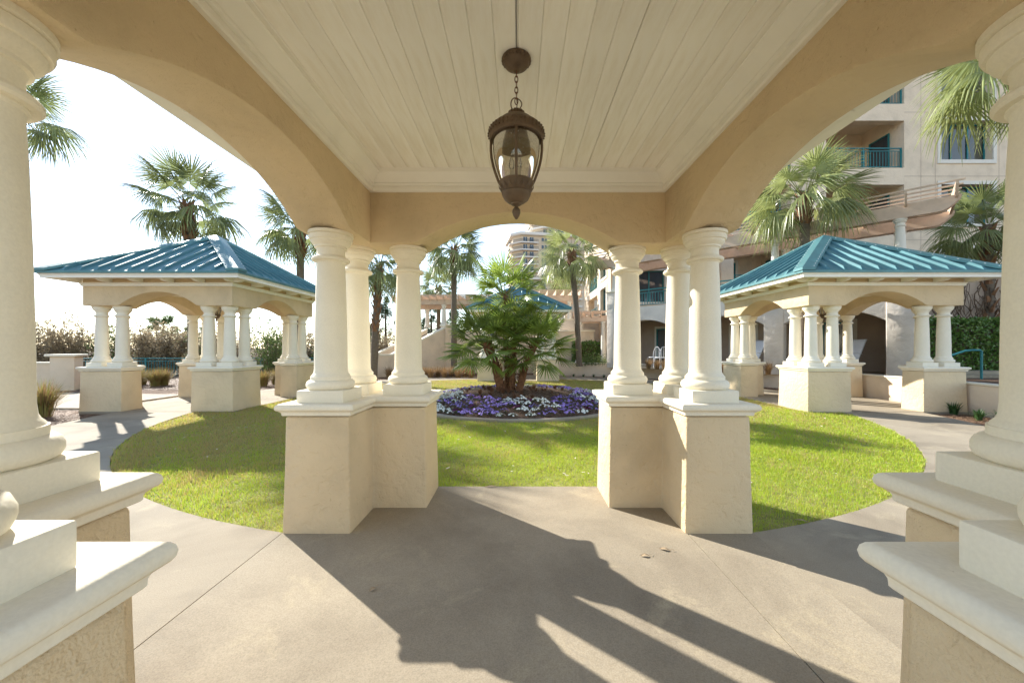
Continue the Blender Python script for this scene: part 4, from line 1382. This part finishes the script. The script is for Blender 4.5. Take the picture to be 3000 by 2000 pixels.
# ------------------------------------------------------------------ shrubs, conifers, grasses
def shrub_mesh(seed, h, spread, nst, leaves, leafm, size):
    rg = random.Random(seed)
    sm, lf = MB(), MB()
    for i in range(nst):
        a = rg.uniform(0, 6.28); r0 = rg.uniform(0, 0.45) * spread
        p = Vector((r0 * math.cos(a), r0 * math.sin(a), 0))
        hh = h * rg.uniform(0.6, 1.0)
        d = Vector((math.cos(a) * 0.22, math.sin(a) * 0.22, 1)).normalized()
        pts = [p.copy()]
        for q in range(6):
            d = (d + Vector((rg.uniform(-0.2, 0.2), rg.uniform(-0.2, 0.2), 0.08))).normalized()
            p = p + d * hh / 6
            pts.append(p.copy())
        sm.tube(pts, [0.014 - 0.0018 * q for q in range(7)], 4)
        for _ in range(leaves):
            t = rg.uniform(0.12, 1) ** 0.8 * 5.99
            k_ = int(t)
            c = pts[k_].lerp(pts[k_ + 1], t - k_) + Vector((rg.gauss(0, 0.11), rg.gauss(0, 0.11), rg.gauss(0, 0.08))) * spread
            u = Vector((rg.gauss(0, 0.6), rg.gauss(0, 0.6), rg.uniform(0.1, 1))).normalized()
            w = u.orthogonal().normalized(); w.rotate(Matrix.Rotation(rg.uniform(0, 6.28), 3, u))
            s = size * rng_u(rg)
            lf.add([c, c + u * s * 0.5 + w * s * 0.16, c + u * s, c + u * s * 0.5 - w * s * 0.16], [(0, 1, 2, 3)])
    return sm.mesh('stems', TWIG), lf.mesh('foliage', leafm, fix=False)


def rng_u(rg):
    return rg.uniform(0.6, 1.4)


SB = [shrub_mesh(s, 3.5, 0.9, 32, 95, SHRUBL, 0.15) for s in (1, 2, 3)]
SG = [shrub_mesh(s, 3.1, 1.0, 28, 100, SHRUBG, 0.13) for s in (11, 12)]
rg = random.Random(99)
spots = []
x = -34.0
while x < -7.6:
    spots.append((x, 21.7 + rg.uniform(-0.3, 0.8)))
    x += rg.uniform(0.85, 1.25)
for i, (x, y) in enumerate(spots):
    green = i % 6 == 4
    t = thing('shrub', 'leafy green shrub among the brown ones beyond the teal railing' if green else 'tall brown-leaved shrub in the row beyond the teal railing', 'shrub', (x, y, -0.3), rg.uniform(0, 6.28),
              'green shrubs beyond the railing' if green else 'brown shrubs beyond the railing')
    sm, lf = rg.choice(SG if green else SB)
    k_ = rg.uniform(0.78, 1.12) * (1.0 if x < -17 else 0.82)
    t.scale = (1.15, 1.15, k_)
    link('stems', sm, t); link('foliage', lf, t)
for i, (px, Y, k_) in enumerate(((795, 19.5, 1.15), (1000, 21.0, 1.0))):
    c = P(px, 1018, Y)
    t = thing('shrub', ('feathery yellow-green bush seen through the second arch of the shrubby pavilion', 'green bush between the near columns beside the stair')[i], 'shrub', (c.x, c.y, -0.3), 0.4 * i)
    t.scale = (1, 1, k_)
    sm, lf = SG[i]; link('stems', sm, t); link('foliage', lf, t)


def conifer(label, loc, h, r, seed, n_=5200, m=CEDAR, shape=1.0):
    t = thing('conifer', label, 'tree', loc)
    rg = random.Random(seed)
    MB().tube([(0, 0, -0.2), (0.05, 0, h * 0.5), (0, 0, h * 0.95)], [0.14, 0.09, 0.02], 8).build('trunk', TWIG, t)
    clumps = []
    for i in range(70):
        z = rg.uniform(0.06, 1.0)
        rad_ = r * (1 - z) ** (0.75 / shape) * rg.uniform(0.35, 1.05) + 0.08
        a = rg.uniform(0, 6.28)
        clumps.append((rad_ * math.cos(a), rad_ * math.sin(a), z * h, rg.uniform(0.16, 0.36) * (1.15 - z * 0.6)))
    def smp(q):
        c = q.choice(clumps)
        return (c[0] + q.gauss(0, c[3] * 0.5), c[1] + q.gauss(0, c[3] * 0.5), c[2] + q.gauss(0, c[3] * 0.55))
    leaf_cloud(n_, smp, 0.15, rg, 0.28).build('crown', m, t, fix=False)
    return t


c = P(1128, 1018, 28); conifer('dark pointed cedar beside the shaggy palm trunk', (c.x, c.y, 0.2), 4.9, 1.5, 1, 6500)
c = P(1085, 1018, 27); conifer('low dark cedar at the foot of the stair', (c.x, c.y, 0.0), 3.0, 1.3, 5, 5000)
c = P(1262, 1018, 30); conifer('dark cedar framed by the stair pergola columns', (c.x, c.y, 1.0), 3.9, 1.5, 2, 6500)
c = P(1330, 1018, 31); conifer('dark cedar behind the slim palm trunk', (c.x, c.y, 1.0), 3.6, 1.3, 3, 5000)
c = P(478, 1018, 27); conifer('rounded green evergreen rising behind the brown shrubs', (c.x, c.y, -0.3), 4.0, 2.3, 4, 8000, SHRUBG, 1.6)
c = P(590, 1018, 29); conifer('broad low evergreen beyond the shrubs, seen between pavilion columns', (c.x, c.y, -0.3), 3.4, 2.6, 6, 7000, SHRUBG, 2.0)
c = P(2290, 1018, 24)


def tuft_mesh(seed, n_, h, spread, width, m, arch=0.8):
    rg = random.Random(seed)
    mb = MB()
    for i in range(n_):
        a = rg.uniform(0, 6.28); L_ = h * rg.uniform(0.6, 1.1)
        d = Vector((math.cos(a), math.sin(a), 0)); s = Vector((-d.y, d.x, 0))
        b0 = d * rg.uniform(0, 0.25) * spread
        lean_ = rg.uniform(0.15, 1.0) * spread
        w = width * rg.uniform(0.7, 1.2)
        p = [b0 + d * lean_ * t * t + Vector((0, 0, L_ * (t - arch * 0.45 * t * t * lean_ / spread))) for t in (0, 0.4, 0.75, 1.0)]
        mb.add([p[0] - s * w, p[0] + s * w, p[1] + s * w, p[1] - s * w, p[2] + s * w * 0.7, p[2] - s * w * 0.7, p[3]], [(0, 1, 2, 3), (3, 2, 4, 5), (5, 4, 6)])
    return mb.mesh('blades', m, fix=False)


GT = [tuft_mesh(s, 260, 0.85, 0.55, 0.006, TAWNY) for s in (1, 2)]
GG = [tuft_mesh(s, 240, 0.85, 0.6, 0.006, GRASSY) for s in (3, 4)]
LT = [tuft_mesh(s, 46, 0.26, 0.20, 0.007, LIRI, 1.0) for s in (5, 6)]
DT = [tuft_mesh(s, 70, 0.20, 0.14, 0.004, FIBRE, 0.6) for s in (7, 8)]


def tuft(meshes, name, label, cat, group, x, y, z, k_, rg, extra=None):
    t = thing(name, label, cat, (x, y, z), rg.uniform(0, 6.28), group)
    t.scale = (k_, k_, k_)
    link('blades', rg.choice(meshes), t)
    if extra:
        link('blades', rg.choice(extra), t, None, (0, 0, 1.0))
    return t


rg = random.Random(17)
c = P(100, 1243, 7.3); tuft(GG, 'ornamental_grass', 'tawny and green grass clump beside the near left column', 'grass clump', None, -10.25, 8.25, -0.05, 1.05, rg, GT)
for px, Y in ((400, 14.6), (415, 15.4), (455, 14.8), (480, 15.2)):
    c = P(px, 1018, Y)
    tuft(GG, 'ornamental_grass', 'gold-green grass clump on the mulch seen through the shrubby pavilion', 'grass clump', 'grasses seen through the pavilion', c.x, Y, -0.06, 0.95, rg, GT)
for px, Y in ((772, 14.8), (808, 15.6), (925, 16.0), (945, 15.2), (700, 16.5)):
    c = P(px, 1018, Y)
    tuft(GG, 'ornamental_grass', 'gold-green grass clump before the railing, right of the shrubby pavilion', 'grass clump', 'grasses before the railing', c.x, Y, -0.06, 0.9, rg, GT)
for px, Y in ((1140, 18.7), (1225, 18.4), (1245, 18.9), (1262, 18.5), (1282, 19.0), (1302, 18.6), (1322, 19.0), (1342, 18.5), (1362, 18.9), (1380, 18.4)):
    c = P(px, 1018, Y)
    tuft(GT, 'ornamental_grass', 'dry brown grass clump along the foot of the stair wall', 'grass clump', 'dry grasses along the stair wall', c.x, Y, -0.06, 0.85, rg)
for px, Y, z in ((1900, 15.9, 0.56), (1925, 15.6, 0.56), (1948, 15.2, 0.56), (1975, 14.9, 0.56), (2112, 13.6, 0.56), (2135, 13.3, 0.56), (1815, 17.0, 0.56), (2250, 12.7, 0.56), (2215, 12.9, 0.56)):
    c = P(px, 1018, Y)
    tuft(GT, 'ornamental_grass', 'dry pale grass clump in the raised bed before the arcade', 'grass clump', 'dry grasses before the arcade', c.x, Y, z, 0.62, rg)
for a in range(52, 84, 3):
    r_ = 9.75
    tuft(LT, 'strap_leaf_tuft', 'small green strap-leaf tuft at the foot of the low curved wall', 'plant', 'tufts along the low wall', C0.x + r_ * math.cos(math.radians(a)), C0.y + r_ * math.sin(math.radians(a)), -0.06, 0.9, rg)
for a in (26, 29, 31.5):
    tuft(LT, 'strap_leaf_tuft', 'small green tuft by the path behind the arcade pavilion', 'plant', 'tufts behind the arcade pavilion', C0.x + 9.8 * math.cos(math.radians(a)), C0.y + 9.8 * math.sin(math.radians(a)), -0.06, 1.1, rg)
for i, (px, py) in enumerate(((2792, 1215), (2868, 1232), (2938, 1240))):
    Y = (1.45 + 0.06) * F / (py - CY)
    c = P(px, 1018, Y)
    tuft(LT, 'strap_leaf_tuft', ('large strap-leaf tuft at the corner of the arcade pavilion pier', 'strap-leaf tuft midway along the sunlit low wall', 'strap-leaf tuft beside the near right column')[i], 'plant', None, c.x, Y, -0.06, (1.5, 1.15, 1.3)[i], rg, LT)
sh = thing('shrub', 'low rounded shrub at the foot of the hedge by the slim palm', 'shrub', (P(1745, 1018, 19.9).x, 19.9, 0.56))
leaf_cloud(1500, lambda q: (q.gauss(0, 0.45), q.gauss(0, 0.3), abs(q.gauss(0.15, 0.17))), 0.09, rg, 0.4).build('foliage', SHRUBG, sh, fix=False)

# ------------------------------------------------------------------ flower bed planting
def pansy_mesh(seed, petal):
    rg = random.Random(seed)
    mb, mi = MB(), []
    for i in range(26):
        a = rg.uniform(0, 6.28); r_ = rg.uniform(0.02, 0.115)
        p = Vector((r_ * math.cos(a), r_ * math.sin(a), rg.uniform(0.01, 0.08)))
        u = Vector((math.cos(a + rg.uniform(-1, 1)), math.sin(a + rg.uniform(-1, 1)), rg.uniform(-0.1, 0.8))).normalized()
        w = u.cross(Vector((0, 0, 1))).normalized()
        s = rg.uniform(0.03, 0.055)
        mb.add([p, p + u * s * 0.5 + w * s * 0.3, p + u * s, p + u * s * 0.5 - w * s * 0.3], [(0, 1, 2, 3)]); mi.append(0)
    for i in range(19):
        a = rg.uniform(0, 6.28); r_ = 0.115 * math.sqrt(rg.random())
        p = Vector((r_ * math.cos(a), r_ * math.sin(a), 0.125 - r_ * 0.45 + rg.uniform(-0.015, 0.02)))
        nrm = Vector((math.cos(a) * r_ * 7 + rg.uniform(-0.4, 0.4), math.sin(a) * r_ * 7 + rg.uniform(-0.4, 0.4) - 0.35, 0.9)).normalized()
        u = nrm.orthogonal().normalized(); u.rotate(Matrix.Rotation(rg.uniform(0, 6.28), 3, nrm)); w = nrm.cross(u)
        s = rg.uniform(0.017, 0.025)
        for q in range(5):
            b = q * 2 * math.pi / 5
            e = u * math.cos(b) + w * math.sin(b); f = nrm.cross(e)
            mb.add([p, p + e * s * 0.7 + f * s * 0.55 + nrm * 0.004, p + e * s * 1.12 + nrm * 0.002, p + e * s * 0.7 - f * s * 0.55 + nrm * 0.004], [(0, 1, 2, 3)]); mi.append(1)
    lf, bl = MB(), MB()
    for f_, k_ in zip(mb.f, mi):
        (bl if k_ else lf).add([mb.v[q] for q in f_], [tuple(range(len(f_)))])
    return lf.mesh('foliage', PLEAF, fix=False), bl.mesh('blooms', petal, fix=False)


KINDSP = {'white': [pansy_mesh(s, WHITEP) for s in (1, 2, 3)], 'purple': [pansy_mesh(s, PURPLE) for s in (4, 5, 6)], 'maroon': [pansy_mesh(7, MAROON)]}
rg = random.Random(31)
pts = []
tries = 0
while len(pts) < 380 and tries < 60000:
    tries += 1
    a = rg.uniform(0, 6.28)
    inner = 1.55 if math.sin(a) < 0.2 else 1.75
    r_ = math.sqrt(rg.uniform(inner ** 2, (RB - 0.14) ** 2))
    p = (r_ * math.cos(a), r_ * math.sin(a))
    if all((p[0] - q[0]) ** 2 + (p[1] - q[1]) ** 2 > 0.19 ** 2 for q in pts):
        pts.append(p)
for x, y in pts:
    v_ = math.sin(x * 3.1 + 1.0) + math.cos(y * 4.3 + x * 2.0) + rg.uniform(-1.0, 1.0)
    kind = 'maroon' if rg.random() < 0.06 else ('white' if v_ > 0.1 else 'purple')
    o = link('pansy_plant', None, None, (C0.x + x, C0.y + y, mound_z(math.hypot(x, y)) - 0.005), (0, 0, rg.uniform(0, 6.28)))
    lf, bl = rg.choice(KINDSP[kind])
    tag(link('foliage', lf, o), kind='stuff'); tag(link('blooms', bl, o), kind='stuff')
    k_ = rg.uniform(0.85, 1.2)
    o.scale = (k_, k_, k_)
    tag(o, {'white': 'white pansy plant flowering in the round bed', 'purple': 'violet pansy plant flowering in the round bed', 'maroon': 'dark maroon pansy plant in the round bed'}[kind], 'flower', kind + ' pansies in the bed')
for i in range(46):
    a = rg.uniform(0, 6.28); r_ = rg.uniform(0.35, 1.6)
    tuft(DT, 'withered_plant', 'withered brown plant on the pine straw around the palm trunks', 'plant', 'withered plants on the mound', C0.x + r_ * math.cos(a), C0.y + r_ * math.sin(a), mound_z(r_) - 0.01, rg.uniform(0.5, 1.05), rg)


def straw(name, label, sampler, n_, m, seed, L_=0.13, w=0.0022):
    r = np.random.default_rng(seed)
    p = sampler(r, n_)
    a = r.uniform(0, 2 * np.pi, n_); ln = r.uniform(0.5, 1.2, n_) * L_
    d = np.stack([np.cos(a), np.sin(a), r.uniform(-0.15, 0.35, n_)], 1) * ln[:, None] / 2
    s = np.stack([-np.sin(a), np.cos(a), r.uniform(-0.3, 0.3, n_)], 1) * w
    v = np.empty((n_ * 4, 3), np.float32)
    v[0::4] = p - d - s; v[1::4] = p - d + s; v[2::4] = p + d + s; v[3::4] = p + d - s
    me = bpy.data.meshes.new(name)
    me.vertices.add(n_ * 4); me.vertices.foreach_set('co', v.ravel())
    me.loops.add(n_ * 4); me.loops.foreach_set('vertex_index', np.arange(n_ * 4, dtype=np.int32))
    me.polygons.add(n_); me.polygons.foreach_set('loop_start', np.arange(n_, dtype=np.int32) * 4)
    me.update(); me.validate()
    me.materials.append(m)
    return tag(link(name, me), label, 'mulch', kind='stuff')


STRAW = mat('straw_needle', (0.30, 0.19, 0.12), 0.7, 0.5, 9, spec=0.4)
def s_bed(r, n_):
    a = r.uniform(0, 2 * np.pi, n_); q = (RB - 0.08) * np.sqrt(r.uniform(0, 1, n_))
    z = 0.01 + 0.30 * np.maximum(0, 1 - (q / (RB - 0.05)) ** 2) + r.uniform(0.0, 0.03, n_)
    return np.stack([C0.x + q * np.cos(a), C0.y + q * np.sin(a), z], 1)
straw('pine_straw', 'pine straw covering the mound under the fan palm', s_bed, 26000, STRAW, 1)
def s_w(r, n_):
    a = np.radians(r.uniform(150, 235, n_)); q = np.sqrt(r.uniform(9.24 ** 2, 11.5 ** 2, n_))
    return np.stack([C0.x + q * np.cos(a), C0.y + q * np.sin(a), -0.055 + r.uniform(0, 0.03, n_)], 1)
straw('pine_straw', 'pine straw mulch beside the path at the shrubby pavilion', s_w, 26000, STRAW, 2)
def s_w2(r, n_):
    return np.stack([r.uniform(-22, -5, n_), r.uniform(13.5, 20.2, n_), -0.055 + r.uniform(0, 0.035, n_)], 1)
straw('pine_straw', 'pine straw strewn between the pavilion and the teal railing', s_w2, 30000, STRAW, 3, 0.2, 0.004)
def s_e(r, n_):
    a = np.radians(r.uniform(-25, 85, n_)); q = np.sqrt(r.uniform(9.24 ** 2, 10.3 ** 2, n_))
    return np.stack([C0.x + q * np.cos(a), C0.y + q * np.sin(a), -0.055 + r.uniform(0, 0.03, n_)], 1)
straw('pine_straw', 'pine straw strip between the path and the low curved wall', s_e, 16000, STRAW, 4)

# ------------------------------------------------------------------ west side: low wall with pillar, teal railing
c = P(196, 1018, 13.6)
wl = thing('boundary_wall', 'low grey boundary wall with a capped pillar at the far left', 'wall', (c.x, c.y, -0.06), math.radians(28))
MB().box(-0.30, 0.30, -0.30, 0.30, 0, 1.20).build('pillar', TANW, wl, bevel=0.015)
MB().box(-0.40, 0.40, -0.40, 0.40, 1.201, 1.28).build('pillar_cap', CREAM, wl, bevel=0.02)
MB().box(-6.0, -0.301, -0.15, 0.15, 0, 0.95).build('wall_body', TANW, wl)
MB().box(-6.05, -0.302, -0.19, 0.19, 0.951, 1.01).build('wall_cap', CREAM, wl)
fr = thing('teal_railing', 'teal metal railing in front of the brown shrubs', 'railing', (-23.2, 19.6, -0.15), math.radians(3.2))
railing(fr, 15.6, 1.07, step=0.14, post=2.0)

# ------------------------------------------------------------------ handrail and steps on the right
hr = thing('handrail', 'bent teal handrail in front of the glossy hedge', 'railing', (12.95, 10.85, 0.5))
MB().tube([(-1.2, 0, 0.55), (-0.25, 0, 0.86), (-0.05, 0, 0.88), (0.16, 0, 0.88), (0.21, 0, 0.84), (0.21, 0, 0.0)], 0.028, 8).build('rail', TEALP, hr, smooth=True)
MB().tube([(-1.15, 0, 0.57), (-1.15, 0, -0.1)], 0.025, 8).build('post', TEALP, hr, smooth=True)
sp = thing('garden_steps', 'shallow concrete steps beside the bent teal handrail', 'steps', (12.0, 10.0, 0))
for i in range(3):
    MB().box(0.4, 4.6, 0.9 + 0.3 * i, 2.2, 0.45 + 0.1 * i, 0.55 + 0.1 * i - 0.001).build('step', CONC, sp)

# ------------------------------------------------------------------ outdoor chairs under the arches
def chaise(label, loc, rz):
    t = thing('lounge_chair', label, 'chair', loc, rz, 'white reclining chairs under the arches')
    MB().prism([(-0.02, 0.36), (0.62, 0.34), (0.62, 0.37), (0.0, 0.39)], 'y', -0.29, 0.29).build('seat', WHITEM, t)
    MB().prism([(-0.02, 0.37), (0.0, 0.40), (-0.46, 1.12), (-0.54, 1.16), (-0.50, 1.10)], 'y', -0.29, 0.29).build('backrest', WHITEM, t)
    for y in (-0.31, 0.31):
        MB().tube([(-0.20, y, 0.66), (0.15, y, 0.68), (0.45, y, 0.62), (0.60, y, 0.48), (0.64, y, 0.36)], 0.014, 6).build('armrest', WHITEM, t, smooth=True)
        MB().tube([(0.60, y, 0.36), (0.66, y, 0.0)], 0.014, 6).build('leg', WHITEM, t)
        MB().tube([(0.0, y, 0.38), (-0.16, y, 0.0)], 0.014, 6).build('leg', WHITEM, t)
    return t


c = P(2500, 1018, 13.2); chaise('white reclining chair in the wide arch behind the pavilion\'s opening', (c.x - 0.2, c.y, 0.58), math.radians(180 + 20))
c = P(2200, 1018, 15.0); chaise('white reclining chair in the arch near the pavilion\'s far columns', (c.x, c.y, 0.58), math.radians(180 + 20))


def patio_chair(label, loc, rz):
    t = thing('patio_chair', label, 'chair', loc, rz, 'metal patio chairs')
    MB().lathe([(0.0, 0.43), (0.22, 0.43), (0.23, 0.445), (0.22, 0.46), (0.0, 0.46)], 20, cap=False).build('seat', WHITEM, t)
    MB().tube([(-0.2, 0.22 * math.cos(a) * 1.0, 0.46 + 0.45 * math.sin(a)) for a in [math.pi * i / 10 for i in range(11)]], 0.012, 6).build('backrest', WHITEM, t, smooth=True)
    for y in (-0.1, 0, 0.1):
        MB().tube([(-0.2, y, 0.46), (-0.2, y, 0.46 + 0.45 * math.sqrt(1 - (y / 0.22) ** 2))], 0.006, 5).build('back_bar', WHITEM, t)
    for x in (-0.17, 0.17):
        for y in (-0.17, 0.17):
            MB().tube([(x, y, 0.43), (x * 1.15, y * 1.15, 0)], 0.012, 6).build('leg', WHITEM, t)
    return t


c = P(1935, 1018, 16.3); patio_chair('pale metal patio chair under the arch between the near right columns', (c.x, c.y, 0.58), 1.9)
c = P(1915, 1018, 16.9); patio_chair('second metal patio chair, deeper under the same arch', (c.x, c.y, 0.58), 3.6)

# ------------------------------------------------------------------ small litter
def dry_leaf(label, px, py, rz, L_=0.11):
    Y = EYE * F / (py - CY)
    c = P(px, py, Y)
    mb = MB()
    for i in range(7):
        t = i / 6
        w = 0.018 * math.sin(math.pi * min(1, t * 1.05 + 0.03)) + 0.001
        z = 0.002 + 0.008 * math.sin(t * 3.1) ** 2
        mb.v += [(L_ * (t - 0.5), -w * 0.7, z + 0.003), (L_ * (t - 0.5), 0.3 * w, z + 0.001), (L_ * (t - 0.5), w * 0.7, z + 0.004)]
    for i in range(6):
        for k_ in (0, 1):
            mb.f.append((i * 3 + k_, i * 3 + k_ + 1, i * 3 + k_ + 4, i * 3 + k_ + 3))
    mb.tube([(L_ * 0.5, 0, 0.012), (L_ * 0.85, 0.012, 0.006)], 0.0015, 4)
    o = mb.build('dry_leaf', DRYLEAF, None, fix=False)
    o.location = (c.x, c.y, 0.005); o.rotation_euler = (0, 0, rz)
    tag(o, label, 'leaf')


dry_leaf('curled dry leaf on the sunny concrete, the farther of two close together', 1948, 1612, -0.4, 0.075)
dry_leaf('curled dry leaf on the sunny concrete, the nearer of two close together', 1890, 1630, 0.1, 0.065)
dry_leaf('small dry leaf lying in the shadow left of the floor\'s middle', 1093, 1730, 0.9, 0.045)
dry_leaf('dry leaf lying on the lawn edge at the concrete', 1440, 1427, 0.1, 0.14)
dry_leaf('dry leaf at the lawn edge right of the near pier', 2350, 1528, -0.6, 0.10)
def s_l(r, n_):
    a = r.uniform(0, 2 * np.pi, n_); q = np.sqrt(r.uniform(3.0 ** 2, 7.3 ** 2, n_))
    x = C0.x + q * np.cos(a); y = C0.y + q * np.sin(a)
    y = np.where((np.abs(x) < 1.95) & (y < 4.1), 4.2 + 0.5 * r.random(n_), y)
    return np.stack([x, y, 0.018 + r.uniform(0, 0.01, n_)], 1)
o = straw('leaf_litter', 'pale dry leaf scraps scattered on the lawn', s_l, 260, mat('pale_litter', (0.62, 0.56, 0.45), 0.7, 0.2, 5), 9, 0.05, 0.007)
